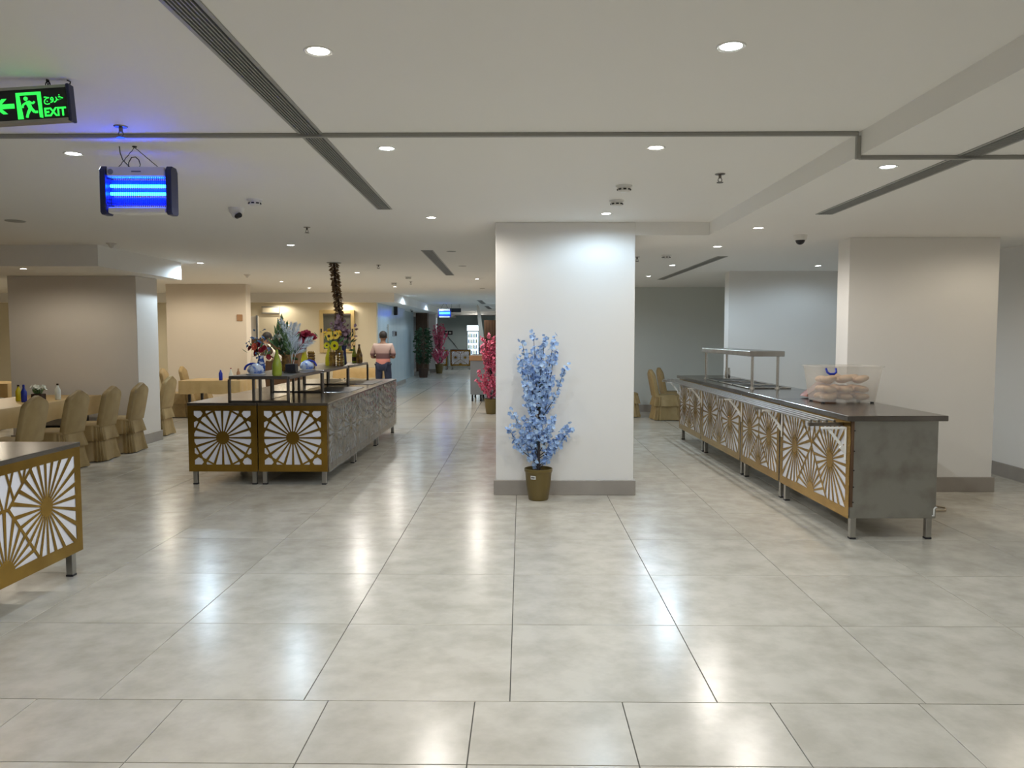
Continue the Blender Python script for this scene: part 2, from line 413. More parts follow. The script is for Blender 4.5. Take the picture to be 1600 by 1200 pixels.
# framed shuttered window and a tall cupboard door in the cream wall
wx0, wx1, wz0, wz1 = -5.42, -4.48, 1.12, 2.26
w = struct('window_1', MB().box(wx0 + .09, wx1 - .09, 20.955, 21.0, wz0 + .1, wz1 - .08), 'shutter', 'grey shuttered window in a yellow frame')
fr = MB(); fr.prism([(wx0, wz0), (wx1, wz0), (wx1, wz1), (wx0, wz1)], .03, 'y', 20.97)
for nm, a in (('frame_side', (wx0, wx0 + .1, 20.93, 21, wz0, wz1)), ('frame_side', (wx1 - .1, wx1, 20.93, 21, wz0, wz1)),
              ('frame_top', (wx0 + .1, wx1 - .1, 20.93, 21, wz1 - .1, wz1)), ('frame_bottom', (wx0 + .1, wx1 - .1, 20.93, 21, wz0, wz0 + .1))):
    MB().box(*a).build(nm, 'frameY', w, bevel=.008)
for x in (wx0 + .05, wx1 - .05): MB().box(x - .015, x + .015, 20.9, 20.94, 1.66, 1.76).build('window_catch', 'dark', w)
MB().box(wx0 + .12, wx1 - .09, 20.92, 20.95, wz1 - .135, wz1 - .10).build('blind_rail', 'frame', w)
d = struct('door_1', MB().box(-7.35, -7.08, 20.93, 21.0, 0, 2.1), 'wall', 'pale grey door at the edge of the cream wall')
MB().box(-7.12, -7.08, 20.9, 20.94, 0, 2.12).build('door_jamb', 'grey', d)
MB().box(-7.18, -7.15, 20.88, 20.93, 1.0, 1.1).build('door_handle', 'dark', d)

# ================================================================ CEILING FITTINGS
def downlight(x, y, z, tint, label, k=1.0, group='recessed ceiling downlights', visible=True):
    t = thing('downlight', label, 'downlight', (x, y, z), 0, group)
    MB().lathe([(.042, -.001), (.053, -.004), (.058, -.0005), (.058, .002), (.042, .002)], 28, cap=False).build('trim_ring', 'white', t, smooth=40)
    MB().lathe([(.001, .0), (.042, .0), (.042, .003), (.001, .003)], 28).build('lamp_lens', {'n': 'lens', 'w': 'lensw', 'c': 'lensc'}[tint], t)
    ld = bpy.data.lights.new('downlight_lamp', 'SPOT')
    ld.energy = LIGHT_W * k; ld.spot_size = R(172); ld.spot_blend = 0.45; ld.shadow_soft_size = 0.045
    ld.color = {'n': (1, 0.94, 0.865), 'w': (1, 0.89, 0.71), 'c': (0.64, 0.83, 1.0)}[tint]
    lo = bpy.data.objects.new('downlight_lamp', ld); COL.objects.link(lo); lo.parent = t; lo.location = (0, 0, -0.012)
    return t
DL = [
    (-0.79, 3.10, ZH, 'n', 'large bright downlight right of the long slot diffuser, in front of the conduit', 1.25),
    (0.80, 3.07, ZH, 'c', 'bluish downlight near the top centre right, largest of that row', 1.20),
    (-2.73, 4.80, ZH, 'c', 'downlight left of the blue insect killer', .8),
    (-0.80, 4.69, ZH, 'c', 'downlight just behind the conduit right of the slot diffuser', 1.25),
    (0.79, 4.69, ZH, 'n', 'downlight just behind the conduit before the two smoke detectors', 1.25),
    (-0.85, 7.42, ZH, 'n', 'downlight left of the central column top', 1.20),
    (0.77, 7.20, ZH, 'c', 'downlight washing the front of the central column', 0.55),
    (-2.84, 9.66, ZH, 'c', 'downlight over the near end of the buffet island', .9),
    (-4.94, 12.04, ZH, 'c', 'downlight beside the end of the left beam', 1.53),
    (-2.92, 13.92, ZH, 'n', 'downlight right of the hanging husk garland', 1.70),
    (-4.98, 16.24, ZH, 'w', 'warm downlight left of the garland over the back table', 1.70),
    (-5.01, 18.47, ZH, 'w', 'second warm downlight towards the cream wall', 1.70),
    (-7.18, 15.6, ZH, 'w', 'warm downlight in front of the beige pillar', 1.30),
    (-4.72, 20.8, 2.46, 'w', 'warm downlight close to the framed window', .28),
    (-6.45, 20.7, 2.46, 'w', 'warm downlight washing the cream wall', 0.40),
    (-2.91, 18.0, ZH, 'n', 'downlight over the man in the pink shirt', 1.70),
    (-3.0, 22.1, ZH, 'c', 'downlight at the corridor soffit corner', 1.00),
    (-0.88, 15.5, ZH, 'n', 'downlight over the pink blossom tree', 1.70),
    (-1.06, 23.7, ZH, 'c', 'downlight on the right of the far corridor', 1.00),
    (-0.95, 27.5, ZH, 'c', 'further downlight on the right of the far corridor', 1.00),
    (-3.0, 27.5, ZH, 'c', 'further downlight on the left of the far corridor', 1.00),
    (-1.0, 32.0, ZH, 'c', 'small far downlight at the right before the fridge', 1.00),
    (-2.9, 34.5, ZH, 'c', 'small far downlight before the corridor end counters', 1.00),
    (-3.5, 37.0, ZH, 'n', 'small downlight left of the corridor end wall', 1.36),
    (-2.2, 37.0, ZH, 'n', 'small downlight right of the corridor end wall', 1.36),
    (2.13, 4.64, ZL, 'c', 'bluish downlight between the conduit step and the right slot diffuser', 0.75),
    (2.165, 7.25, ZL, 'n', 'downlight on the right soffit near the dome camera', 1),
    (2.17, 8.76, ZL, 'n', 'downlight over the tray rail of the right counter', 1),
    (2.12, 11.09, ZL, 'c', 'downlight beside the far slot diffuser on the right soffit', 1.53),
    (2.12, 13.14, ZL, 'c', 'furthest downlight on the right soffit', 1.02),
    (4.2, 11.2, ZL, 'c', 'downlight washing the white partition wall', 0.38),
    (4.6, 7.0, ZL, 'w', 'warm downlight washing the wide right pillar', 0.36),
    (-6.35, 9.95, ZP, 'w', 'downlight in the underside of the left beam', 0.60),
    (-9.5, 14.0, ZH, 'w', 'unseen warm downlight added behind the greige pillar', 1.70),  # not in sight, added to light the left region
    (-10.5, 18.5, ZH, 'w', 'unseen warm downlight added at the far left behind the pillar', 2.04),  # hidden by the pillar, added to brighten the back left
    (-0.80, 1.3, ZH, 'n', 'unseen downlight added over the foreground at the left', 0.75),  # out of view, added to light the foreground; continues the seen row
    (0.80, 1.3, ZH, 'n', 'unseen downlight added over the foreground at the right', 0.75),  # above the view, added for the foreground floor; continues its row
    (-2.7, 1.6, ZH, 'n', 'unseen downlight added over the foreground far left', 0.25),  # weak lamp out of view, added for the left foreground
]
for a in DL: downlight(*a[:5], k=a[5])

def slot_diffuser(x, y0, y1, z, wdt, label, ang=0.0, n=6):
    t = thing('slot_diffuser', label, 'air diffuser', (x, y0, z), ang, 'long ceiling slot diffusers')
    L = y1 - y0
    MB().box(-wdt / 2, wdt / 2, 0, L, -.0015, .0).build('cavity_shade', 'black', t)  # flat black sheet stands in for the shade inside the slots
    for sx in (-1, 1): MB().box(sx * wdt / 2 - .008 + sx * .006, sx * wdt / 2 + .008 + sx * .006, -.01, L + .01, -.006, 0).build('frame_rail', 'grille', t)
    for k in range(n):
        xx = -wdt / 2 + wdt * (k + 1) / (n + 1)
        MB().box(xx - .0025, xx + .0025, 0, L, -.008, -.0015).build('slat', 'grille', t)
    for yy in (-.01, L): MB().box(-wdt / 2, wdt / 2, yy, yy + .01, -.006, 0).build('frame_end', 'grille', t)
slot_diffuser(-1.10, 1.2, 6.9, ZH, .105, 'long ceiling slot diffuser crossing under the conduit at upper left', R(1.0))
slot_diffuser(-1.235, 10.26, 14.5, ZH, .13, 'shorter ceiling slot diffuser left of the central column', R(1.2))
slot_diffuser(2.42, 1.6, 6.41, ZL, .11, 'long slot diffuser in the right soffit near the conduit step', R(-0.3))
slot_diffuser(2.50, 9.83, 13.9, ZL, .1, 'far slot diffuser in the right soffit near the white partition', R(0.6))
slot_diffuser(-1.35, 25.0, 28.0, ZH, .14, 'slot diffuser in the far corridor ceiling', 0, 3)
slot_diffuser(-1.35, 30.0, 33.5, ZH, .14, 'furthest slot diffuser in the corridor ceiling', 0, 3)

# surface conduit crossing the ceiling and stepping down with the soffit
t = thing('cable_conduit', 'grey surface conduit crossing the ceiling and stepping down at right', 'conduit', (0, 4.34, ZH))
MB().box(-9, XS - .012, -.012, .012, -.022, 0).build('trunking', 'conduit', t, bevel=.003)
MB().box(XS - .024, XS, -.012, .012, ZL - ZH - .022, -.022).build('trunking_drop', 'conduit', t, bevel=.003)
MB().box(XS, XR, -.0, .024, ZL - ZH - .022, ZL - ZH).build('trunking', 'conduit', t, bevel=.003)

def smoke(x, y, z, label):
    t = thing('smoke_detector', label, 'smoke detector', (x, y, z), 0, 'ceiling smoke detectors')
    MB().lathe([(.001, -.012), (.06, -.012), (.062, 0), (.001, 0)], 24).build('base_plate', 'white', t, smooth=40)
    MB().lathe([(.001, -.048), (.034, -.048), (.046, -.04), (.05, -.012), (.001, -.012)], 24).build('sensor_head', 'white', t, smooth=40)
    for k in range(8):
        a = k * PI / 4
        MB().box(-.011, .011, -.052, -.046, -.036, -.026).build('vent_slot', 'dark', t, rot=(0, 0, a))
smoke(0.756, 5.86, ZH, 'smoke detector further from the column, nearer the conduit')
smoke(0.78, 6.5, ZH, 'white smoke detector just in front of the central column')
smoke(-2.18, 6.43, ZH, 'smoke detector beside the white ceiling camera')
smoke(1.77, 9.66, ZL, 'smoke detector under the right soffit beyond the column')
smoke(-2.15, 14.9, ZH, 'smoke detector right of the garland')
smoke(-2.7, 16.6, ZH, 'far smoke detector towards the corridor')
def sprinkler(x, y, z, label):
    t = thing('sprinkler', label, 'sprinkler', (x, y, z), 0, 'ceiling sprinklers')
    MB().lathe([(.001, -.006), (.032, -.005), (.036, 0), (.001, 0)], 20).build('escutcheon', 'frame', t, smooth=40)
    MB().lathe([(.010, -.03), (.010, -.005)], 12).build('neck', 'frame', t, smooth=40)
    for s in (-1, 1): MB().tube([(s * .008, 0, -.028), (s * .014, 0, -.042), (s * .004, 0, -.056)], .003, 6).build('yoke_arm', 'frame', t)
    MB().lathe([(.001, -.06), (.022, -.06), (.022, -.056), (.001, -.056)], 16).build('deflector', 'frame', t)
sprinkler(1.36, 5.45, ZH, 'dark sprinkler head right of the two smoke detectors')
sprinkler(-2.2, 8.06, ZH, 'sprinkler head behind the white ceiling camera')
sprinkler(-2.26, 12.4, ZH, 'sprinkler head right of the garland top')
sprinkler(-2.3, 16.28, ZH, 'far sprinkler head towards the corridor')
sprinkler(1.45, 9.9, ZL, 'sprinkler head at the column edge under the right soffit')
sprinkler(-2.12, 4.18, ZH, 'dark sprinkler head above the blue insect killer')
def heat(x, y, z, label):
    t = thing('heat_detector', label, 'detector', (x, y, z), 0, 'cone shaped detectors')
    MB().lathe([(.001, -.012), (.058, -.012), (.06, 0), (.001, 0)], 24).build('base_plate', 'greige', t, smooth=40)
    MB().lathe([(.004, -.06), (.016, -.055), (.045, -.012)], 24).build('cone', 'greige', t, smooth=40)
heat(-4.94, 9.43, ZH, 'cone shaped detector in front of the left beam')
heat(-5.03, 14.34, ZH, 'cone shaped detector near the beige pillar')
def dome_cam(x, y, z, label, white=False):
    t = thing('dome_camera', label, 'camera', (x, y, z), 0, 'ceiling security cameras')
    MB().lathe([(.05, -.052), (.062, -.035), (.066, 0), (.001, 0)], 28, cap=False).build('housing', 'white', t, smooth=40)
    MB().ball((0, 0, -.05), .045, 20, 10).build('dome', 'black' if not white else 'white', t, smooth=60)
    if white:
        MB().tube([(0.01, -.02, -.075), (.05, -.06, -.07)], .022, 12).build('lens_barrel', 'black', t, smooth=40)
    return t
dome_cam(2.73, 7.76, ZL, 'black and white dome camera near the right pillar')
dome_cam(-2.48, 6.84, ZH, 'white ceiling camera with a black lens', True)
dome_cam(-4.0 + .3, 26.4, 2.46, 'small camera at the far corridor corner')
tag(MB().lathe([(.001, -.008), (.085, -.006), (.09, 0), (.001, 0)], 28).build('access_cap', 'conduit', None, (-4.9, 7.58, ZH), smooth=40), 'flat grey ceiling cap at the left edge', 'ceiling cap')
for x, y, l in ((-0.93, 10.4, 'nearest of the unlit round caps left of the column'), (-0.95, 12.6, 'second of the unlit round caps left of the column'), (-0.93, 18.6, 'furthest of the unlit round caps left of the column')):
    tag(MB().lathe([(.001, -.005), (.06, -.004), (.066, 0), (.001, 0)], 24).build('access_cap', 'conduit', None, (x, y, ZH), smooth=40), l, 'ceiling cap', 'unlit round caps')

# exit sign
s = thing('exit_sign', 'green lit hanging exit sign with arrow and running figure', 'exit sign', (-1.952, 3.42, 2.675))
s.rotation_euler = (0, R(-4.2), R(3))
W_, H_ = .43, .152
MB().box(-W_, -.012, -.012, .022, -H_ + .012, -.012).build('sign_panel', 'black', s)
MB().box(-W_, -.012, -.016, .026, -.012, 0).build('top_rail', 'steel', s)
MB().box(-W_, -.012, -.016, .026, -H_, -H_ + .012).build('bottom_rail', 'steel', s)
MB().box(-.010, .004, -.018, .028, -H_ - .003, .004).build('end_cap', 'navy', s, bevel=.003)
MB().box(-W_ - .02, -W_, -.02, .03, -H_ - .003, .004).build('end_cap', 'navy', s, bevel=.003)
fy = -.0135
def flat(name, polys, parent=s, m='green_e', y=fy):
    b = MB()
    for p in polys: b.prism(p, .0015, 'y', y)
    return b.build(name, m, parent)
def bar(p, q, w0, w1=None):
    w1 = w0 if w1 is None else w1
    d = Vector((q[0] - p[0], q[1] - p[1])); d.normalize(); n = Vector((-d.y, d.x))
    return [(p[0] + n.x * w0, p[1] + n.y * w0), (q[0] + n.x * w1, q[1] + n.y * w1), (q[0] - n.x * w1, q[1] - n.y * w1), (p[0] - n.x * w0, p[1] - n.y * w0)]
flat('arrow', [[(-.350, -.078), (-.312, -.046), (-.292, -.046), (-.316, -.068), (-.262, -.068), (-.262, -.088), (-.316, -.088), (-.292, -.110), (-.312, -.110)]]).location.x = .028
flat('door_symbol', [[(-.252, -.135), (-.252, -.024), (-.146, -.024), (-.146, -.135), (-.160, -.131), (-.163, -.036), (-.237, -.036), (-.228, -.135)]]).location.x = .028
hd = [(-.212 + .009 * math.cos(a * PI / 8), -.05 + .009 * math.sin(a * PI / 8)) for a in range(16)]
fig = flat('running_figure', [hd, bar((-.206, -.062), (-.194, -.094), .010, .008), bar((-.206, -.064), (-.226, -.076), .004), bar((-.226, -.076), (-.228, -.088), .004),
      bar((-.200, -.062), (-.184, -.072), .004), bar((-.184, -.072), (-.176, -.064), .004),
      bar((-.196, -.092), (-.208, -.112), .006), bar((-.208, -.112), (-.214, -.130), .005), bar((-.192, -.092), (-.180, -.108), .006), bar((-.180, -.108), (-.166, -.108), .005)]); fig.location.x = .028
def put_text(txt, size, x, z, bold=0.0, width=None, parent=s, m='green_e', y=fy):
    me = text_mesh(txt, size, .0006, bold)
    xs = [v.co.x for v in me.vertices]; mn, mx_ = min(xs), max(xs)
    k = (width / (mx_ - mn)) if width else 1
    for v in me.vertices:
        v.co = ((v.co.x - mn) * k, -v.co.z, v.co.y)
    return link('lettering', me, m, parent, (x, y, z))
put_text('EXIT', .050, -.110, -.129, .0016, .092)
put_text('\uFE9D\uFEED\uFEAE\uFEA7',   .042, -.108, -.064, .0004, .082)
for x in (-.095, -.365):
    h = thing('hanging_chain', 'small chain link hook holding the exit sign, ' + ('right one' if x > -.2 else 'left one'), 'hook', (-1.952 + x, 3.42 + .003 - .1 * x * 0, 2.675 + x * .073))
    for zz, rr in ((.022 if x < -.2 else .012, 0), ((.04 if x < -.2 else .024), PI / 2)):
        MB().tube([(.010 * math.cos(a), 0, zz + .011 * math.sin(a)) for a in [k * PI / 6 for k in range(12)]], .0022, 6, closed=True).build('chain_link', 'dark', h, rot=(0, 0, rr))
    MB().tube([(0, 0, .0), (0, 0, .012)], .0025, 6).build('eye_stem', 'dark', h)
    top = ZH - (2.675 + x * .073)
    MB().tube([(0, 0, top - .012), (0, 0, top)], .0035, 6).build('ceiling_hook', 'dark', h)
tag(MB().tube([(-1.957, 3.43, 2.678), (-1.952, 3.43, 2.692), (-1.967, 3.43, 2.699)], .003, 6).build('sign_cable', 'dark'), 'short cable from the exit sign to the ceiling', 'cable')

# insect killer
def zapper(x, y, z, label, k=1.0, far=False):
    t = thing('insect_killer', label, 'insect killer', (x, y, z), R(2))
    t.scale = (k, k, k)
    MB().box(-.17, .165, -.04, .04, -.058, 0).build('top_housing', 'white', t, bevel=.006)
    MB().box(-.165, .165, -.045, .045, -.268, -.232).build('catch_tray', 'white', t, bevel=.006)
    for sx in (-1, 1):
        b = MB(); x0 = sx * .19
        b.prism([(-.05, -.262), (-.05, -.02), (-.03, .004), (.03, .004), (.05, -.02), (.05, -.262), (.035, -.275), (-.035, -.275)], .034, 'x', x0 - .017)
        b.build('side_cap', 'navy', t, bevel=.003)
    if far: MB().box(-.17, .17, .02, .03, -.235, -.055).build('reflector', 'zback', t)
    for zz in (-.105, -.15): MB().tube([(-.165, -.0, zz), (.165, 0, zz)], .009, 12).build('uv_tube', 'tube_far' if far else 'tube_e', t, smooth=40)
    if not far:
        b = MB()
        for i in range(30):
            xx = -.165 + .33 * i / 29; b.box(xx - .0012, xx + .0012, -.04, -.038, -.232, -.058)
        for zz in (-.07, -.19, -.21): b.box(-.17, .17, -.041, -.037, zz - .0015, zz + .0015)
        b.build('wire_grille', 'navy', t, stuff=True)
        b.build('wire_grille', 'zback', t, (0, .078, 0), stuff=True)
        for zz in (-.08, -.128, -.18, -.2): MB().box(-.17, .17, .018, .03, zz - .012, zz + .012).build('reflector_slat', 'zback', t)
        MB().lathe([(.001, -.001), (.016, -.001), (.016, .001), (.001, .001)], 20).build('round_badge', 'grey', t, (-.145, -.042, -.03), (PI / 2, 0, 0))
        MB().box(-.025, .03, -.0425, -.04, -.032, -.024).build('maker_plate', 'grey', t)
        hx, hz = -.02, ZH - z
        for ex in (-.12, .12):
            n = 9
            for i in range(n):
                a = Vector((ex, 0, .0)).lerp(Vector((hx, 0, hz - .006)), i / n); c = Vector((ex, 0, 0)).lerp(Vector((hx, 0, hz - .006)), (i + 1) / n)
                MB().tube([a, (a + c) / 2 + Vector((0, .003 if i % 2 else -.003, 0)), c], .0022, 5).build('chain_link', 'dark', t)
        MB().lathe([(.001, -.008), (.012, -.006), (.014, 0), (.001, 0)], 12, (hx, 0, hz)).build('ceiling_hook', 'dark', t)
        pts = [(-.108, 0, hz), (-.104, 0, hz - .04), (-.088, -.005, hz - .08), (-.06, -.01, hz - .108), (-.045, -.01, .002)]
        MB().tube(pts, .003, 6).build('power_cable', 'black', t, smooth=60)
        pts = [(-.06, 0, .002), (-.055, -.005, .03), (-.035, -.01, .058), (-.012, -.01, .062), (.006, -.008, .045), (.012, -.005, .02), (.004, 0, .002)]
        MB().tube(pts, .003, 6).build('cable_loop', 'black', t, smooth=60)
    else:
        for ex in (-.12, .12): MB().tube([(ex, 0, 0), (ex * .3, 0, (ZH - z) / k)], .004, 5).build('chain', 'dark', t)
    return t
zapper(-2.245, 4.62, 2.575, 'blue glowing insect killer hanging on chains at upper left')
zapper(-2.75, 28.0, 2.52, 'small blue glowing insect killer far down the corridor', 1.15, True)
t = thing('hanging_sign', 'dark hanging sign beside the far corridor insect killer', 'sign', (-2.38, 28.2, 2.55))
MB().box(-.2, .2, -.015, .015, -.14, 0).build('sign_panel', 'black', t)
for sx in (-.15, .15): MB().tube([(sx, 0, 0), (sx, 0, .15)], .005, 6).build('hanger_rod', 'dark', t)

# ================================================================ COUNTERS WITH CUT BRASS PANELS
def clip(poly, px, py, nx, ny):           # keep the side where (p-P).n >= 0
    out = []; n = len(poly)
    for i in range(n):
        a, b = poly[i], poly[(i + 1) % n]
        da = (a[0] - px) * nx + (a[1] - py) * ny; db = (b[0] - px) * nx + (b[1] - py) * ny
        if da >= 0: out.append(a)
        if (da >= 0) != (db >= 0):
            t = da / (da - db); out.append((a[0] + (b[0] - a[0]) * t, a[1] + (b[1] - a[1]) * t))
    return out if len(out) >= 3 else []
def area(p): return abs(sum(p[i][0] * p[(i + 1) % len(p)][1] - p[(i + 1) % len(p)][0] * p[i][1] for i in range(len(p)))) / 2
def tidy(p, eps=1.5e-3):
    out = []
    for q in p:
        if not out or math.hypot(q[0] - out[-1][0], q[1] - out[-1][1]) > eps: out.append(q)
    while len(out) > 1 and math.hypot(out[0][0] - out[-1][0], out[0][1] - out[-1][1]) <= eps: out.pop()
    return out
def strips(polys, lines, hw):             # lines: (px, py, nx, ny): cut a bar of half width hw
    for px, py, nx, ny in lines:
        nxt = []
        for p in polys:
            for sgn in (1, -1):
                q = clip(p, px + nx * hw * sgn, py + ny * hw * sgn, nx * sgn, ny * sgn)
                if q: nxt.append(q)
        polys = nxt
    return polys
def wheel_cells(cell, c, N, rd, hw, flare, ph=0.0, lines=(), lhw=.008):
    res = []
    for k in range(N):
        a0 = ph + 2 * PI * k / N; a1 = ph + 2 * PI * (k + 1) / N; am = (a0 + a1) / 2
        p = cell
        d = a0 + flare; nx, ny = -math.sin(d), math.cos(d)
        p = clip(p, c[0] - math.sin(a0) * hw, c[1] + math.cos(a0) * hw, nx, ny)
        if not p: continue
        d = a1 - flare; nx, ny = math.sin(d), -math.cos(d)
        p = clip(p, c[0] + math.sin(a1) * hw, c[1] - math.cos(a1) * hw, nx, ny)
        if not p: continue
        p = clip(p, c[0] + math.cos(am) * rd, c[1] + math.sin(am) * rd, math.cos(am), math.sin(am))
        if not p: continue
        res += strips([p], lines, lhw)
    return res
def sheet(name, u0, u1, v0, v1, holes, thick=.0025):
    cu = bpy.data.curves.new(name, 'CURVE'); cu.dimensions = '2D'; cu.fill_mode = 'BOTH'; cu.extrude = thick / 2
    for pl in [[(u0, v0), (u1, v0), (u1, v1), (u0, v1)]] + holes:
        sp = cu.splines.new('POLY'); sp.points.add(len(pl) - 1); sp.use_cyclic_u = True
        for i, p in enumerate(pl): sp.points[i].co = (p[0], p[1], 0, 1)
    o = bpy.data.objects.new(name, cu); COL.objects.link(o); bpy.context.view_layer.update()
    me = bpy.data.meshes.new_from_object(o.evaluated_get(bpy.context.evaluated_depsgraph_get()))
    bpy.data.objects.remove(o)
    for v in me.vertices: v.co = (v.co.x, -v.co.z, v.co.y)
    bm = bmesh.new(); bm.from_mesh(me); bmesh.ops.remove_doubles(bm, verts=bm.verts[:], dist=1e-5)
    bmesh.ops.recalc_face_normals(bm, faces=bm.faces[:]); bm.to_mesh(me); bm.free()
    return me
PANELS = {}
def panel_mesh(kind, W, H, m):            # u in [-W/2, W/2], v in [0, H]; m = frame margins (side, bottom, top)
    key = (kind, round(W, 3), round(H, 3))
    if key in PANELS: return PANELS[key]
    ms, mb, mt = m
    u0, u1, v0, v1 = -W / 2 + ms, W / 2 - ms, mb, H - mt
    rect = [(u0, v0), (u1, v0), (u1, v1), (u0, v1)]
    cu, cv = 0, (v0 + v1) / 2
    hw, hh = (u1 - u0) / 2, (v1 - v0) / 2
    holes = []
    if kind == 'square':
        lines = []
        for sx in (-1, 1):
            for sy in (-1, 1):
                for ang in (R(28), R(62)):
                    nx, ny = math.cos(ang) * sx, math.sin(ang) * sy
                    dd = hw * .98
                    lines.append((cu + nx * dd, cv + ny * dd, nx, ny))
        holes = wheel_cells(rect, (cu, cv), 20, .07, .0045, R(1.7), 0, lines, .009)
    else:
        ks = min(1, W / 1.2); sp = hw * .56; cs = [(-sp, cv + hh * .05), (sp, cv + hh * .05), (0, v0 - .005)]
        top = (0, v1 + hh * .55)
        cells = []
        for i, c in enumerate(cs):
            p = rect
            for jx, o in enumerate(cs + [top]):
                if jx == i: continue
                mx_, my = (c[0] + o[0]) / 2, (c[1] + o[1]) / 2; dx, dy = c[0] - o[0], c[1] - o[1]; L = math.hypot(dx, dy)
                p = clip(p, mx_ + dx / L * .009, my + dy / L * .009, dx / L, dy / L)
                if not p: break
            if p: holes += wheel_cells(p, c, 24, (.06 if i < 2 else .075) * ks, .004 * ks, R(1.5), 0)
        p = rect
        for o in cs:
            mx_, my = (top[0] + o[0]) / 2, (top[1] + o[1]) / 2; dx, dy = top[0] - o[0], top[1] - o[1]; L = math.hypot(dx, dy)
            p = clip(p, mx_ + dx / L * .009, my + dy / L * .009, dx / L, dy / L)
            if not p: break
        if p:
            ls = []
            for k in (-2, -1, 0, 1, 2):
                for s_ in (-1, 1):
                    nx, ny = math.cos(R(20)), s_ * math.sin(R(20)); ls.append((k * .115 + .03 * s_, v1, nx, ny))
            holes += strips([p], ls, .008)
    holes = [tidy(h) for h in holes]
    holes = [h for h in holes if len(h) >= 3 and area(h) > 1.2e-4]
    PANELS[key] = sheet('lattice_panel', -W / 2, W / 2, 0, H, holes)
    return PANELS[key]

def cabinet(name, label, group, loc, rotz, w, l, h, leg, faces, worktop=True, over=.02, body='steelside', lattice='brass', film=(), topm='steeld', legs=True):
    t = thing(name, label, 'counter', loc, rotz, group)
    top0 = h - .03 if worktop else h
    ins = .012
    MB().box(ins, w - ins, ins, l - ins, leg, top0).build('body', body, t, bevel=.003)
    if worktop: MB().box(-over * ('-x' in faces), w + over * ('+x' in faces), -over * ('-y' in faces), l, top0, h).build('worktop', topm, t, bevel=.004)
    if legs:
        for x in (.03, w - .075):
            for y in (.03, l - .075):
                g = MB().box(x, x + .045, y, y + .045, .012, leg).build('leg', 'steel', t, bevel=.003)
                MB().box(x - .002, x + .047, y - .002, y + .047, 0, .014).build('foot_cap', 'black', g, bevel=.003)
    for f, kind in faces.items():
        if f == '-y': L, pos, rz = w, (w / 2, 0, leg), 0
        elif f == '-x': L, pos, rz = l, (0, l / 2, leg), R(-90)
        else: L, pos, rz = l, (w, l / 2, leg), R(90)
        H = top0 - leg
        n = Vector((0, -1, 0)); n.rotate(Matrix.Rotation(rz, 3, 'Z'))
        MB().box(-L / 2 + .02, L / 2 - .02, 0.002, .01, .02, H - .02).build('backing_sheet', 'acrylic', t, pos, (0, 0, rz))
        pm = panel_mesh(kind, L - .004, H, (.065, .075, .055))
        link('lattice_panel', pm, lattice, t, (pos[0] + n.x * .002, pos[1] + n.y * .002, pos[2]), (0, 0, rz))
        if f in film:
            b = MB(); NX, NZ = 60, 30
            r2 = random.Random(int(loc[1] * 100))
            ph = [r2.uniform(0, 6) for _ in range(6)]
            for i in range(NX + 1):
                for j in range(NZ + 1):
                    u = -L / 2 + L * i / NX; v = -.01 + (H + .02) * j / NZ
                    sag = (u / (L / 2)) ** 2
                    d_ = .012 + .008 * math.sin(60 * (v - .12 * sag) + ph[0] + 2 * math.sin(3 * u + ph[3])) * min(1, v / H * 1.3) + .005 * math.sin(34 * u + ph[1] + 5 * v) + .003 * math.sin(75 * u + 30 * v + ph[2])
                    b.v.append((u, -abs(d_) - .004, v))
            for i in range(NX):
                for j in range(NZ):
                    a = i * (NZ + 1) + j; b.f.append((a, a + NZ + 1, a + NZ + 2, a + 1))
            b.build('plastic_film', 'film', t, pos, (0, 0, rz), smooth=180)
    return t

# ---- right serving counter
RA = R(1.15); RD = Vector((-math.sin(RA), math.cos(RA), 0)); RN = Vector((math.cos(RA), math.sin(RA), 0))
RP = Vector((2.545, 6.03, 0))
def rpt(x, y, z=0): return tuple(RP + RN * x + RD * y + Vector((0, 0, z)))
unit_spans = [(0, 1.53), (1.56, 2.80), (2.83, 4.58), (4.61, 5.95)]
ulab = ['near brass lattice counter unit with a bare steel end at right', 'second brass lattice counter unit of the right row, behind the near one',
        'third brass lattice counter unit of the right row, under the overshelf', 'far end brass lattice counter unit of the right row']
for (a, b_), lb in zip(unit_spans, ulab):
    u = cabinet('serving_counter', lb, 'right row of serving counters', rpt(0, a), RA, .70, b_ - a, .935, .17, {'-x': 'long'}, worktop=False)
    if a == 0:
        for z in (.3, .42, .55, .7, .86): MB().tube([(.03, .0, z), (.03, -.004, z)], .006, 8).build('rivet', 'dark', u)
        MB().box(.004, .03, .004, .012, .26, .93).build('edge_strip', 'wood', u)
        MB().tube([(.66, .008, .19), (.66, -.012, .195), (.66, -.014, .25), (.672, -.012, .262), (.683, -.006, .26)], .006, 8).build('pipe_hook', 'white', u, smooth=50)
tw = thing('steel_worktop', 'long continuous steel worktop over the right serving counters', 'worktop', rpt(0, 0), RA)
def wt_mesh():
    b = MB(); b.box(-.035, .74, -.03, 6.0, .935, .978); return b
wt_mesh().build('worktop_slab', 'steeld', tw, bevel=.004)
for y in (1.545, 2.815, 4.595): MB().box(-.034, .739, y - .002, y + .002, .9765, .9785).build('joint', 'dark', tw)
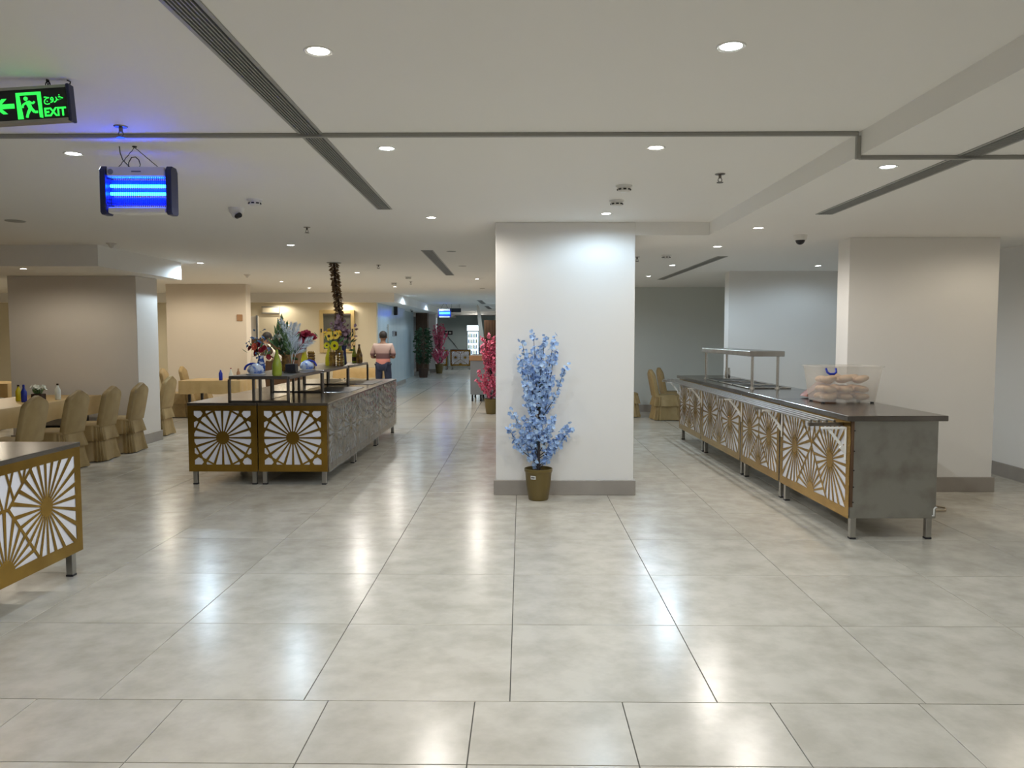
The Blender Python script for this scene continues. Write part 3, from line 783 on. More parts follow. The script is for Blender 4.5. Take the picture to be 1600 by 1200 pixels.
# hot wells let into the worktop
for k, y in enumerate((2.96, 3.61, 4.26)):
    hw_ = thing('hot_well', ['nearest', 'middle', 'furthest'][k] + ' dark food well under the steel overshelf', 'food well', rpt(.12, y, .9795), RA, 'food wells on the right counter')
    ow, ol = .50, .60
    for nm, bx in (('rim', (0, ow, 0, .03)), ('rim', (0, ow, ol - .03, ol)), ('rim', (0, .03, .03, ol - .03)), ('rim', (ow - .03, ow, .03, ol - .03))):
        MB().box(bx[0], bx[1], bx[2], bx[3], 0, .014).build(nm, 'chrome', hw_, bevel=.004)
    MB().box(.03, ow - .03, .03, ol - .03, 0.0005, .004).build('well_floor', 'dark', hw_)
    MB().box(ow / 2 - .006, ow / 2 + .006, .03, ol - .03, .004, .012).build('divider_bar', 'chrome', hw_)
# overshelf
os_ = thing('overshelf', 'steel gantry overshelf standing on the right worktop', 'overshelf', rpt(.09, 2.83, .9795), RA)
MB().box(0, .40, 0, 2.15, .375, .435).build('shelf_plate', 'steel', os_, bevel=.004)
for x in (.05, .34):
    for y in (.05, 2.1):
        p = MB().tube([(x, y, .012), (x, y, .375)], .016, 14).build('post', 'chrome', os_, smooth=40)
        MB().lathe([(.001, 0), (.032, 0), (.026, .012), (.016, .03), (.001, .03)], 16, (x, y, 0)).build('post_foot', 'chrome', p, smooth=40)
# tray rail
tr = thing('tray_rail', 'four tube steel tray rail with white folding brackets along the right counter', 'tray rail', rpt(0, 0), RA)
for k in range(4):
    x = -.06 - .062 * k
    MB().tube([(x, .16, .918), (x, 5.95, .918)], .010, 12).build('rail_tube', 'railm', tr, smooth=40)
for y in (.13, 1.5, 2.79, 4.58, 5.9):
    MB().box(-.275, -.005, y, y + .035, .880, .908).build('cross_bar', 'frame' if y < .2 else 'steel', tr, bevel=.003)
for y in (.06, 1.47, 2.76, 4.55, 5.87):
    br = MB()
    br.box(-.012, -.004, y, y + .028, .618, .880)
    o = br.build('folding_bracket', 'whitep', tr, bevel=.002)
    MB().box(-.20, -.012, y, y + .028, .864, .880).build('bracket_arm', 'whitep', o, bevel=.002)
    MB().prism([(-.16, .868), (-.135, .868), (-.010, .718), (-.010, .686)], .012, 'y', y + .008).build('bracket_brace', 'whitep', o)
    MB().prism([(-.055, .718), (-.035, .738), (-.010, .698), (-.010, .668)], .02, 'y', y + .004).build('bracket_lock', 'whitep', o)

# ---- centre buffet island: two rows of three units
IX0, IY0 = -3.545, 8.21
names = [['left near', 'left middle', 'left far'], ['right near', 'right middle', 'right far']]
lab = {(0, 0): 'left front unit of the central buffet island with a spoked brass wheel panel', (1, 0): 'right front unit of the central buffet island with one wheel panel and one wrapped side',
       (0, 1): 'middle unit on the far left side of the buffet island', (0, 2): 'rear unit on the far left side of the buffet island',
       (1, 1): 'middle film wrapped unit along the aisle side of the buffet island', (1, 2): 'rear film wrapped unit along the aisle side of the buffet island'}
for c in range(2):
    for r in range(3):
        f = {}
        if r == 0: f['-y'] = 'square'
        if c == 1: f['+x'] = 'long'
        cabinet('buffet_counter', lab[(c, r)], 'central buffet island units', (IX0 + c * .747, IY0 + r * 1.507, 0), 0, .74, 1.50, .88, .145, f, worktop=True, over=.012, topm='steeld', film=('+x',))
# dark glass hob tops let into the island
for k, (x, y) in enumerate(((-2.66, 9.75), (-2.66, 11.25))):
    tag(MB().box(0, .5, 0, .95, 0, .006).build('hob_plate', 'black', None, (x, y, .88), bevel=.002), ['nearer', 'further'][k] + ' black glass hob plate on the buffet island', 'hob', 'black hob plates')
# tubular racks carrying a shelf along the island
for k in range(3):
    y0 = 8.27 + k * 1.45; L = 1.40
    t = thing('shelf_rack', ['front', 'middle', 'rear'][k] + ' dark tubular shelf rack on the buffet island', 'rack', (-3.12, y0, .88), 0, 'shelf racks on the island')
    Wd = .63
    q = .014
    for x in (0, .26, .33, Wd):
        for y in (0, L):
            if x in (.26, .33) and y > 0: continue
            MB().box(x - q, x + q, y - q + (.014), y + q + .014, .0, .245).build('upright', 'frame', t, bevel=.003)
    for y in (0, L):
        MB().box(0, Wd, y, y + .028, .245, .272).build('end_rail', 'frame', t, bevel=.003)
        if y == 0: MB().box(-.014, Wd + .014, y, y + .028, 0.0, .018).build('foot_rail', 'frame', t, bevel=.003)
    for x in (0, Wd): MB().box(x - q, x + q, .028, L, .245, .272).build('side_rail', 'frame', t, bevel=.003)
    MB().box(.0, Wd, 0, L + .03, .272, .28).build('shelf_plate', 'frame', t, bevel=.002)
ZSH = .88 + .2805

# ---- left counter (its long brass side faces the aisle)
lc = cabinet('serving_counter', 'brass lattice counter cut off by the left edge of the view', 'left serving counters', (-2.94 - .75, 3.57, 0), 0, .75, 1.55, .89, .165, {'+x': 'long'}, worktop=True, over=.008)

# ---- corridor end counters
for k, (x0, x1) in enumerate(((-4.2, -3.42), (-3.28, -2.35))):
    cabinet('serving_counter', ['left', 'right'][k] + ' lattice counter at the far end of the corridor', 'corridor end counters', (x0, 35.9, 0), 0, x1 - x0, .7, .92, .17, {'-y': 'long'}, worktop=True, over=.01)

# ================================================================ TABLES AND CHAIRS
def chair_proto():
    t = thing('banquet_chair', 'x', 'chair', (0, 0, 0), 0, 'gold covered banquet chairs')
    # back: crowned outline in (y, z), leaning back towards -x
    hw = .205
    pts = []
    for k in range(6): pts.append((hw + .005 * math.sin(k / 5 * PI), .44 + (.82 - .44) * k / 5))
    for k in range(1, 12):
        a = PI * k / 12; y = hw * math.cos(a); z = .82 + .10 * math.sin(a) + (.03 * max(0, 1 - abs(y) / .09))
        pts.append((y, z))
    for k in range(5, -1, -1): pts.append((-(hw + .005 * math.sin(k / 5 * PI)), .44 + (.82 - .44) * k / 5))
    b = MB(); n = len(pts)
    for sx in (0, 1, 2, 3):
        for y, z in pts:
            ins = 1.0 if sx in (1, 2) else .94
            yy = y * ins; zz = .44 + (z - .44) * (1.0 if sx in (1, 2) else .985)
            x = -.19 - (z - .44) * .20 + (-.035, -.024, .024, .035)[sx]
            b.v.append((x, yy, zz))
    for s_ in range(3):
        for i in range(n): b.f.append((s_ * n + i, s_ * n + (i + 1) % n, (s_ + 1) * n + (i + 1) % n, (s_ + 1) * n + i))
    b.f.append(tuple(range(n))); b.f.append(tuple(3 * n + i for i in range(n - 1, -1, -1)))
    b.build('backrest_cover', 'gold', t, smooth=50)
    # seat
    b = MB(); b.box(-.21, .23, -.215, .215, .42, .475)
    b.build('seat_cover', 'gold', t, bevel=.018, smooth=50)
    def ring(z, off, amp, waves, ph):
        out = []; N = 96
        for i in range(N):
            a = 2 * PI * i / N; c, s_ = math.cos(a), math.sin(a)
            e = .28
            x = math.copysign(abs(c) ** e, c) * (.225 + off) + .01; y = math.copysign(abs(s_) ** e, s_) * (.218 + off)
            k = 1 + amp * math.sin(waves * a + ph) / .22
            out.append((x * k, y * k, z))
        return out
    def skirt(nm, zs, offs, amps, waves, ph):
        b = MB(); N = 96
        for z, o, a in zip(zs, offs, amps): b.v += ring(z, o, a, waves, ph)
        for j in range(len(zs) - 1):
            for i in range(N): b.f.append((j * N + i, j * N + (i + 1) % N, (j + 1) * N + (i + 1) % N, (j + 1) * N + i))
        return b.build(nm, 'gold', t, smooth=60)
    skirt('lower_skirt', (.44, .30, .12, .012), (-.01, .0, .018, .034), (.0, .005, .013, .019), 17, 0)
    skirt('upper_ruffle', (.455, .36, .27), (.0, .016, .03), (.0, .008, .015), 23, 1)
    for x, y in ((.17, .17), (.17, -.17), (-.17, .17), (-.17, -.17)):
        MB().tube([(x, y, 0), (x, y, .42)], .012, 8).build('leg', 'dark', t)
    return t
proto = chair_proto(); first = [True]
def chair(x, y, rz, label, group='gold covered banquet chairs'):
    o = proto if first[0] else copy_tree(proto); first[0] = False
    o.location = (x, y, 0); o.rotation_euler = (0, 0, R(rz)); o['label'] = label; o['group'] = group
    return o
g = 'gold chairs along the long left table'
chair(-5.50, 8.30, 180, 'gold covered chair nearest the left counter, first of the row', g)
chair(-5.52, 9.15, 178, 'gold covered chair second in the row at the long table', g)
chair(-5.52, 9.90, 182, 'gold covered chair third in the row at the long table', g)
chair(-5.50, 10.60, 181, 'gold covered chair in front of the greige pillar, last of the row', g)
chair(-5.88, 12.35, 180, 'gold covered chair peeking from behind the greige pillar')
chair(-6.70, 15.15, 10, 'orange gold chair at the left end of the back table, nearer one')
chair(-6.74, 16.1, 8, 'orange gold chair at the left end of the back table, further one')
chair(2.72, 14.75, 4, 'gold chair beyond the right counter, nearer of the pair')
chair(3.02, 15.55, 2, 'gold chair beyond the right counter, further of the pair')
chair(2.02, 15.3, 4, 'gold chair mostly hidden by the central column')
chair(-9.0, 12.9, 20, 'gold covered chair at the far left behind the pillar')

def table(x0, x1, y0, y1, label, clabel, drop=.24, h=.75):
    t = thing('banquet_table', label, 'table', (x0, y0, 0))
    w, l = x1 - x0, y1 - y0
    MB().box(.01, w - .01, .01, l - .01, h - .035, h - .006).build('tabletop', 'wood', t)
    for x in (.12, w - .16):
        for y in (.12, l - .16): MB().box(x, x + .04, y, y + .04, 0, h - .035).build('leg', 'dark', t)
    for y in (.13, l - .15): MB().box(.12, w - .12, y, y + .02, .3, .33).build('stretcher', 'dark', t)
    b = MB(); N = 140; per = []
    for i in range(N):
        s_ = i / N * 2 * (w + l)
        if s_ < w: per.append((s_, 0, 0, -1))
        elif s_ < w + l: per.append((w, s_ - w, 1, 0))
        elif s_ < 2 * w + l: per.append((2 * w + l - s_, l, 0, 1))
        else: per.append((0, 2 * (w + l) - s_, -1, 0))
    rows = ((0.0, h, 0), (.004, h - .01, 0), (.008, h - drop * .5, .4), (.012, h - drop, 1))
    for off, z, k in rows:
        for i, (px, py, nx, ny) in enumerate(per):
            wv = .010 * math.sin(i * .55) + .008 * math.sin(i * .9 + 1)
            cx = 0 if 0 < px < w else (1 if px >= w else -1)
            b.v.append((px + nx * (off + wv * k), py + ny * (off + wv * k), z - (.012 * math.sin(i * .31) * k)))
    for j in range(3):
        for i in range(N): b.f.append((j * N + i, j * N + (i + 1) % N, (j + 1) * N + (i + 1) % N, (j + 1) * N + i))
    b.f.append(tuple(range(N)))
    o = b.build('tablecloth', 'goldcloth', None, (x0, y0, 0), smooth=50)
    tag(o, clabel, 'tablecloth', 'gold tablecloths')
table(-6.95, -5.95, 7.3, 10.95, 'long banquet table beside the greige pillar', 'gold tablecloth on the long table with the row of chairs')
table(-6.35, -5.2, 14.35, 15.2, 'back banquet table behind the buffet island', 'gold tablecloth on the back table with sauce bottles')
table(-4.75, -3.5, 19.6, 20.4, 'far banquet table under the framed window', 'yellow tablecloth on the table under the window')
table(-10.2, -8.9, 13.4, 14.2, 'banquet table at the far left behind the pillar', 'gold tablecloth glimpsed left of the greige pillar')

def bottle(x, y, z, prof, m, label, capm='red', cap_h=.02, group=None, band=None):
    t = thing('bottle', label, 'bottle', (x, y, z), 0, group)
    MB().lathe([(.001, 0)] + prof, 16).build('bottle_body', m, t, smooth=45)
    r, zz = prof[-1]
    MB().lathe([(.001, zz), (r * 1.2, zz), (r * 1.1, zz + cap_h), (.001, zz + cap_h)], 12).build('cap', capm, t, smooth=45)
    if band: MB().lathe([(band[0], band[1]), (band[0], band[2])], 16, cap=False).build('paper_label', band[3], t, smooth=45)
    return t
sq = [(.03, 0), (.034, .01), (.034, .13), (.015, .17), (.012, .19)]
tall = [(.033, 0), (.036, .01), (.036, .13), (.018, .2), (.013, .235), (.013, .25)]
wide = [(.045, 0), (.052, .02), (.05, .12), (.03, .19), (.015, .245), (.014, .27)]
ZT = .752
bottle(-6.42, 9.86, ZT, sq, 'lemon', 'yellow sauce bottle on the long left table', 'brownc')
bottle(-6.28, 9.75, ZT, sq, 'royal', 'blue capped dispenser bottle on the long left table', 'royal', .03)
bottle(-6.07, 10.12, ZT, sq, 'whitefl', 'white sauce bottle beside the flower box on the long table', 'brownc')
fl = thing('flower_box', 'small white flower posy in a dark box on the long table', 'flower box', (-6.2, 9.95, ZT))
MB().box(-.09, .05, -.05, .05, 0, .09).build('box', 'brownc', fl, bevel=.004)
bottle(-5.62, 14.5, ZT, sq, 'royal', 'blue bottle on the back table, leftmost of three', 'white')
bottle(-5.52, 14.75, ZT, [(.035, 0), (.04, .01), (.04, .1), (.014, .16), (.012, .2)], 'whitefl', 'clear sauce bottle on the back table, middle of three', 'red')
bottle(-5.36, 14.7, ZT, sq, 'woodl', 'orange sauce bottle on the back table, rightmost of three', 'woodl', band=(.0355, .04, .09, 'white'))

# ================================================================ PLANTS AND FLOWERS
def petals(mb, c, nrm, r, n=5, cup=.25, rg=rnd, wdt=.55):
    nrm = Vector(nrm).normalized(); a = Vector((0, 0, 1)) if abs(nrm.z) < .9 else Vector((1, 0, 0))
    u = nrm.cross(a).normalized(); v = nrm.cross(u); c = Vector(c); ph = rg.uniform(0, 6)
    for k in range(n):
        t = ph + 2 * PI * k / n; d = u * math.cos(t) + v * math.sin(t); e = nrm.cross(d)
        p1 = c + d * r * .55 + e * r * wdt + nrm * r * cup * .6; p2 = c + d * r * .55 - e * r * wdt + nrm * r * cup * .6
        p3 = c + d * r + nrm * r * cup
        mb.add([c, p1, p3 + e * r * .18, p3 - e * r * .18, p2], [(0, 1, 2, 3, 4)])
def leafquad(mb, c, d, L, w, rg=rnd):
    d = Vector(d).normalized(); a = Vector((rg.uniform(-1, 1), rg.uniform(-1, 1), rg.uniform(-1, 1)))
    e = d.cross(a).normalized() * w; c = Vector(c); n = d.cross(e).normalized() * w * .3
    mb.add([c, c + d * L * .5 + e + n, c + d * L, c + d * L * .5 - e + n], [(0, 1, 2), (0, 2, 3)])
def rdir(rg): return Vector((rg.gauss(0, 1), rg.gauss(0, 1), rg.gauss(0, 1))).normalized()

TIPS = [(-.16, 1.53, .95), (-.05, 1.60, 1.0), (.055, 1.58, 1.05), (.15, 1.58, 1.0), (.165, 1.44, .9), (.265, 1.30, .85), (-.18, 1.37, .85), (-.16, 1.25, .75),
        (.03, 1.50, 1.1), (-.03, 1.45, 1.05), (.09, 1.35, .9), (-.10, 1.40, .9), (.12, 1.20, .75), (-.12, 1.12, .7), (.02, 1.30, .95), (-.06, 1.25, .9), (.06, 1.15, .85),
        (-.25, .86, .52), (-.28, .68, .45), (-.10, .72, .5), (.27, .72, .52), (.31, .67, .5), (.18, .59, .42), (-.07, .50, .38), (.15, .82, .55), (.10, .50, .38),
        (-.13, .78, .55), (.05, .86, .6), (.0, .75, .6), (-.16, .60, .42), (.10, .72, .55), (-.03, .62, .5), (.07, 1.0, .7), (-.06, 1.0, .72)]
def blossom_tree(name, label, loc, flower, seed, k=1.0, sticker=True, dens=1.0):
    rg = random.Random(seed)
    t = thing(name, label, 'artificial tree', loc); t.scale = (k, k, k)
    p = MB().lathe([(.001, 0), (.092, 0), (.098, .012), (.118, .15), (.128, .26), (.133, .275), (.137, .28), (.137, .305), (.130, .307), (.125, .27), (.001, .268)], 36).build('pot', 'pot', t, smooth=35)
    MB().lathe([(.001, .268), (.124, .268), (.06, .284), (.001, .287)], 24).build('soil', 'soil', p, smooth=50)
    if sticker:
        b = MB()
        for i in range(5):
            a0 = -PI / 2 - .62 + i * .1
            b.v += [(.1295 * math.cos(a0), .1295 * math.sin(a0), .215), (.1345 * math.cos(a0), .1345 * math.sin(a0), .25)]
        for i in range(4): b.f.append((2 * i, 2 * i + 2, 2 * i + 3, 2 * i + 1))
        st = b.build('price_sticker', 'white', p, (0, -.002, 0), smooth=60)
        for i in range(4):
            a0 = -PI / 2 - .54 + i * .07
            MB().box(-.0035, .0035, -.0006, .0006, -.006, .005 + .002 * (i % 2)).build('print_mark', 'black', p, (.1335 * math.cos(a0), .1345 * math.sin(a0) - .0025, .233), (0, 0, a0 + PI / 2))
    trunk = [(0, 0, .27), (.005, 0, .45), (-.002, .005, .7), (.004, 0, .95), (0, 0, 1.15)]
    MB().tube(trunk, [.013, .012, .011, .009, .006], 10).build('trunk', 'bark', t, smooth=50)
    bl = MB(); lv = MB()
    for dx, z, za in TIPS:
        dy = rg.uniform(-.14, .08) if abs(dx) < .2 else rg.uniform(-.08, .05)
        a = Vector((0, 0, za - .1)); e = Vector((dx, dy, z)); m1 = a.lerp(e, .45) + Vector((dx * .12, 0, -.02))
        pts = [a, a.lerp(m1, .5), m1, m1.lerp(e, .5) + Vector((0, 0, .01)), e]
        MB().tube(pts, [.005, .0045, .0035, .003, .002], 5).build('branch', 'bark', t)
        for i in range(int(46 * dens)):
            s_ = rg.uniform(.38, 1.03); c = a.lerp(m1, s_ / .5) if s_ < .5 else m1.lerp(e, (s_ - .5) / .5)
            c = c + rdir(rg) * rg.uniform(.004, .05)
            petals(bl, c, rdir(rg) + Vector((0, -.5, .2)), rg.uniform(.015, .026), 5, .3, rg)
        if rg.random() < .55:
            leafquad(lv, a.lerp(m1, rg.uniform(.3, 1)), (rg.uniform(-1, 1), rg.uniform(-1, 1), rg.uniform(-.6, .3)), .05, .014, rg)
            leafquad(lv, a.lerp(m1, rg.uniform(.3, 1)), (rg.uniform(-1, 1), rg.uniform(-1, 1), rg.uniform(-.6, .3)), .05, .014, rg)
    bl.build('blossoms', flower, t, stuff=True)
    lv.build('leaves', 'leaf', t, stuff=True)
    return t
blossom_tree('blossom_tree', 'artificial blue blossom tree in an olive gold pot against the white column', (.165, 7.53, 0), 'bluebl', 3)
blossom_tree('blossom_tree', 'artificial pink blossom tree in a pot beside the column edge', (-.62, 15.75, 0), 'pinkbl', 5, 1.0, False, 1.3)
blossom_tree('blossom_tree', 'far pink blossom tree beside the slim white corridor pillar', (-3.42, 32.4, 0), 'pinkbl', 9, 1.28, False, 1.2)
# dark green ficus in the corridor
rg = random.Random(4)
t = thing('potted_ficus', 'dark green leafy plant beside the brown corridor pillar', 'potted plant', (-3.68, 29.2, 0))
MB().lathe([(.001, 0), (.15, 0), (.19, .34), (.17, .34), (.001, .3)], 20).build('pot', 'brownc', t, smooth=40)
MB().tube([(0, 0, .3), (.03, 0, .8), (-.02, 0, 1.4)], .025, 8).build('trunk', 'wood', t)
b = MB()
for i in range(700):
    z = rg.uniform(.55, 1.85); r = .31 * math.sqrt(max(.05, 1 - ((z - 1.2) / .75) ** 2)) * rg.uniform(.2, 1); a = rg.uniform(0, 6.3)
    leafquad(b, (r * math.cos(a), r * math.sin(a), z), (math.cos(a), math.sin(a), rg.uniform(-.8, .3)), .12, .035, rg)
b.build('foliage', 'leaf', t, stuff=True)
# posy on the long table
b = MB(); lv = MB()
for i in range(22): petals(b, (rg.uniform(-.09, .06), rg.uniform(-.05, .05), rg.uniform(.13, .19)), rdir(rg) + Vector((.2, -.6, .6)), .026, 6, .3, rg)
for i in range(40): leafquad(lv, (rg.uniform(-.06, .03), rg.uniform(-.03, .03), .08), (rg.uniform(-.6, .6), rg.uniform(-.6, .2), 1), .09, .01, rg)
b.build('blossoms', 'whitefl', fl, stuff=True); lv.build('leaves', 'leafl', fl, stuff=True)

def arrangement(name, label, loc, vase, vm, items, seed=1):
    rg = random.Random(seed); t = thing(name, label, 'flower vase', loc, 0, 'flower vases on the island shelf')
    MB().lathe([(.001, 0)] + vase, 20).build('vase', vm, t, smooth=45)
    zt = vase[-1][1]
    for (m, kind, n, c, sp, r) in items:
        b = MB(); cs = []
        for i in range(n):
            p = Vector(c) + Vector((rg.gauss(0, sp[0]), rg.gauss(0, sp[1]), rg.gauss(0, sp[2]))); cs.append(p)
            if kind == 'rose':
                for q in range(3): petals(b, p + Vector((0, 0, .006 * q)), (p - Vector((0, 0, zt))) + Vector((0, -.12, 0)), r * (1 - .25 * q), 6, .3 + .35 * q, rg, .6)
            elif kind == 'daisy': petals(b, p, (rg.uniform(-.2, .2), -1, rg.uniform(-.1, .4)), r, 14, .1, rg, .17)
            elif kind == 'leaf': leafquad(b, p, (p - Vector((0, 0, zt * .6))) + rdir(rg) * .06, r, r * .18, rg)
            else: petals(b, p, rdir(rg) + Vector((0, -.4, .2)), r, 5, .4, rg)
        b.build({'rose': 'rose_heads', 'daisy': 'sunflower_heads', 'leaf': 'leaves'}.get(kind, 'florets'), m, t, stuff=True)
        if kind == 'daisy':
            e = MB()
            for p in cs: e.ball((p.x, p.y - r * .12, p.z), r * .3, 10, 6, (1, .4, 1))
            e.build('flower_eyes', 'brownc', t, stuff=True)
    for i in range(6):
        a = i * 1.05
        MB().tube([(.012 * math.cos(a), .012 * math.sin(a), zt * .6), (.05 * math.cos(a), .05 * math.sin(a), zt + .14)], .003, 5).build('stem', 'leaf', t)
    return t
slim = [(.035, 0), (.045, .02), (.05, .09), (.03, .16), (.034, .2)]
arrangement('flower_vase', 'blue and white ceramic vase with dark red and coral roses and blue sprigs', (-3.0, 8.95, ZSH), slim, 'blueglaze',
            [('red', 'rose', 7, (-.025, 0, .27), (.03, .03, .04), .034), ('coral', 'rose', 2, (-.03, -.06, .31), (.015, .01, .01), .036), ('bluefl', 'floret', 70, (-.04, .02, .33), (.06, .03, .07), .014), ('leafl', 'leaf', 16, (0, 0, .24), (.05, .03, .04), .09), ('red', 'rose', 2, (.075, 0, .19), (.01, .02, .012), .03)], 2)
ribbed = [(.04 + .006 * (k % 2), .2 * k / 12) for k in range(13)]
arrangement('flower_vase', 'amber ribbed jar with tall greenery and pale lilies', (-2.86, 9.42, ZSH), ribbed, 'amber',
            [('leafl', 'leaf', 90, (0, 0, .34), (.055, .04, .09), .13), ('whitefl', 'floret', 60, (0, -.03, .38), (.055, .03, .06), .026), ('leaf', 'leaf', 50, (.03, 0, .26), (.035, .03, .06), .14), ('coral', 'floret', 8, (-.07, 0, .50), (.01, .01, .03), .018)], 3)
arrangement('flower_vase', 'yellow bottle vase with dark red poinsettia flowers', (-2.93, 10.5, ZSH), [(.045, 0), (.05, .02), (.048, .1), (.025, .19), (.022, .24)], 'lemon',
            [('red', 'rose', 20, (-.04, -.02, .36), (.07, .03, .055), .062), ('leaf', 'leaf', 10, (0, 0, .3), (.05, .03, .03), .1)], 4)
arrangement('flower_vase', 'amber ribbed jar with yellow sunflowers', (-2.66, 10.95, ZSH), ribbed, 'amber',
            [('yellow', 'daisy', 1, (-.03, -.05, .42), (.001, .001, .001), .07), ('yellow', 'daisy', 1, (.055, -.02, .43), (.001, .001, .001), .06), ('lemon', 'daisy', 1, (.06, -.08, .30), (.01, .01, .01), .065), ('lemon', 'daisy', 1, (-.06, -.06, .30), (.01, .01, .01), .045), ('leafl', 'leaf', 30, (.02, 0, .34), (.06, .03, .04), .1), ('yellow', 'floret', 20, (0, 0, .47), (.06, .02, .02), .03)], 5)
arrangement('flower_vase', 'blue glass vase with dusty mauve hydrangea sprays', (-2.62, 11.5, ZSH), [(.03, 0), (.04, .02), (.035, .12), (.028, .22), (.045, .28)], 'navy',
            [('mauve', 'floret', 170, (-.05, 0, .44), (.07, .04, .09), .03), ('mauve', 'floret', 40, (-.09, 0, .60), (.025, .02, .05), .028), ('leaf', 'leaf', 24, (0, 0, .32), (.06, .03, .05), .1)], 6)
# white plume in a black square pot
t = thing('plume_pot', 'black square pot with white feather plumes', 'flower pot', (-2.69, 9.1, ZSH), 0, 'flower vases on the island shelf')
MB().prism([(-.06, -.06), (.06, -.06), (.06, .06), (-.06, .06)], .10, 'z').build('pot', 'black', t, bevel=.006)
MB().box(-.075, .075, -.075, .075, 0, .012).build('saucer', 'black', t, bevel=.003)
def plume(pts, L0, nb, m='plume'):
    b = MB(); pts = [Vector(p) for p in pts]; b.tube(pts, .003, 5)
    for i in range(nb):
        s_ = .25 + .75 * i / nb; k = min(int(s_ * (len(pts) - 1)), len(pts) - 2); f_ = s_ * (len(pts) - 1) - k
        c = pts[k].lerp(pts[k + 1], f_); d = (pts[k + 1] - pts[k]).normalized()
        for sgn in (-1, 1):
            e = Vector((-d.z, rg.uniform(-.3, .3), d.x)) * sgn
            leafquad(b, c, d * .9 + e * .8, L0 * (1.15 - .75 * s_), .005, rg)
    return b.build('plume', m, t, stuff=True)
plume([(0, 0, .1), (-.01, 0, .3), (-.06, 0, .5), (-.13, 0, .62)], .10, 30)
plume([(0, 0, .1), (.02, 0, .3), (.03, 0, .45), (.08, 0, .56)], .13, 40)
plume([(0, 0, .1), (.01, 0, .28), (.0, 0, .45), (.02, 0, .57)], .12, 40)
plume([(.02, 0, .1), (.05, 0, .22), (.14, -.02, .33), (.26, -.03, .38)], .15, 34)
plume([(.0, 0, .1), (-.01, -.02, .24), (-.05, -.02, .36), (-.08, -.02, .46)], .09, 24, 'leafl')
# bottles on the shelf
gb = 'bottles on the island shelf'
bottle(-2.62, 8.33, ZSH, wide, 'glassgreen', 'plump green bottle at the front of the island shelf', 'glassgreen', .01, gb)
bottle(-2.60, 11.2, ZSH, wide, 'glassgreen', 'green bottle beside the blue glass vase', 'glassgreen', .01, gb)
bottle(-2.76, 11.15, ZSH, wide, 'lemon', 'yellow green bottle between the ribbed jars', 'lemon', .01, gb)
bottle(-2.62, 12.2, ZSH, tall, 'glassgreen', 'slim green bottle with dark cap at the rear of the shelf', 'brownc', .025, gb, (.0365, .03, .09, 'brownc'))
bottle(-2.53, 12.15, ZSH, wide, 'amber', 'amber patterned bottle at the rear of the shelf', 'brownc', .02, gb)
for k, (x, y) in enumerate(((-2.78, 10.3), (-2.55, 10.95))):
    tag(MB().lathe([(.001, 0)] + [(.042 + .008 * (q % 2), .22 * q / 12) for q in range(13)] + [(.001, .22)], 18).build('ribbed_jar', 'amber', None, (x, y, ZSH), smooth=30), ['brown ribbed jar in front of the sunflowers', 'brown ribbed jar beside the green bottle'][k], 'jar', 'ribbed jars')
def wrapped(x, y, label, flip):
    t = thing('wrapped_bowl', label, 'bowl', (x, y, ZSH), 0, 'blue and white wrapped bowls')
    MB().lathe([(.001, 0), (.05, 0), (.085, .03), (.09, .05), (.07, .09), (.03, .12), (.001, .125)], 20).build('bowl', 'bluewhite', t, smooth=50)
    MB().tube([(.088 * math.cos(a), .02, .05 + .07 * math.sin(a)) for a in [PI * k / 10 for k in range(11)]], .012, 8).build('blue_band', 'royal', t, loc=(-.03 * flip, -.03, 0), smooth=50)
    MB().lathe([(.001, 0), (.1, 0), (.105, .008), (.001, .01)], 20, (0, 0, 0)).build('saucer', 'white', t, smooth=50)
wrapped(-2.95, 8.62, 'blue and white bowl at the near left of the island shelf', 1)
wrapped(-2.68, 9.72, 'blue and white bowl beside the black square pot', -1)
# husk garland hanging from the ceiling
t = thing('husk_garland', 'brown husk garland hanging from the ceiling to the shelf', 'garland', (-2.83, 12.0, 0))
cpts = [(-.04, 0, 2.7), (-.02, 0, 2.4), (.02, 0, 2.1), (.03, 0, 1.8), (.0, 0, 1.55), (.03, 0, 1.3)]
MB().tube(cpts, .02, 8).build('core_rope', 'brownc', t, smooth=60)
MB().lathe([(.001, -.01), (.11, -.008), (.11, 0), (.001, 0)], 18, (-.04, 0, 2.7)).build('ceiling_plate', 'conduit', t)
b = MB()
for i in range(520):
    s_ = i / 520 * 5; k = min(int(s_), 4); c = Vector(cpts[k]).lerp(Vector(cpts[k + 1]), s_ - k); a = i * 2.4
    d = Vector((math.cos(a), math.sin(a), rg.uniform(-.9, .2)))
    leafquad(b, c + Vector((math.cos(a), math.sin(a), 0)) * .018, d, rg.uniform(.055, .08), .02, rg)
b.build('husks', 'husk', t, stuff=True)

# ================================================================ ON THE RIGHT COUNTER
t = thing('plastic_tub', 'frosted plastic tub of bread rolls with a blue handle on the right worktop', 'tub', rpt(.445, 1.22, .979), RA)
t.scale = (.80, .86, .95)
def ringr(hx, hy, z, r=.05, n=6):
    out = []
    for cx, cy, a0 in ((hx - r, hy - r, 0), (-hx + r, hy - r, PI / 2), (-hx + r, -hy + r, PI), (hx - r, -hy + r, 1.5 * PI)):
        for k in range(n): out.append((cx + r * math.cos(a0 + k * PI / 2 / (n - 1)), cy + r * math.sin(a0 + k * PI / 2 / (n - 1)), z))
    return out
lv_ = [ringr(.315, .20, .012), ringr(.365, .245, .34), ringr(.385, .262, .345), ringr(.385, .262, .356), ringr(.36, .24, .356), ringr(.31, .195, .02)]
b = MB(); n = len(lv_[0])
for q in lv_: b.v += q
for j in range(len(lv_) - 1):
    for i in range(n): b.f.append((j * n + i, j * n + (i + 1) % n, (j + 1) * n + (i + 1) % n, (j + 1) * n + i))
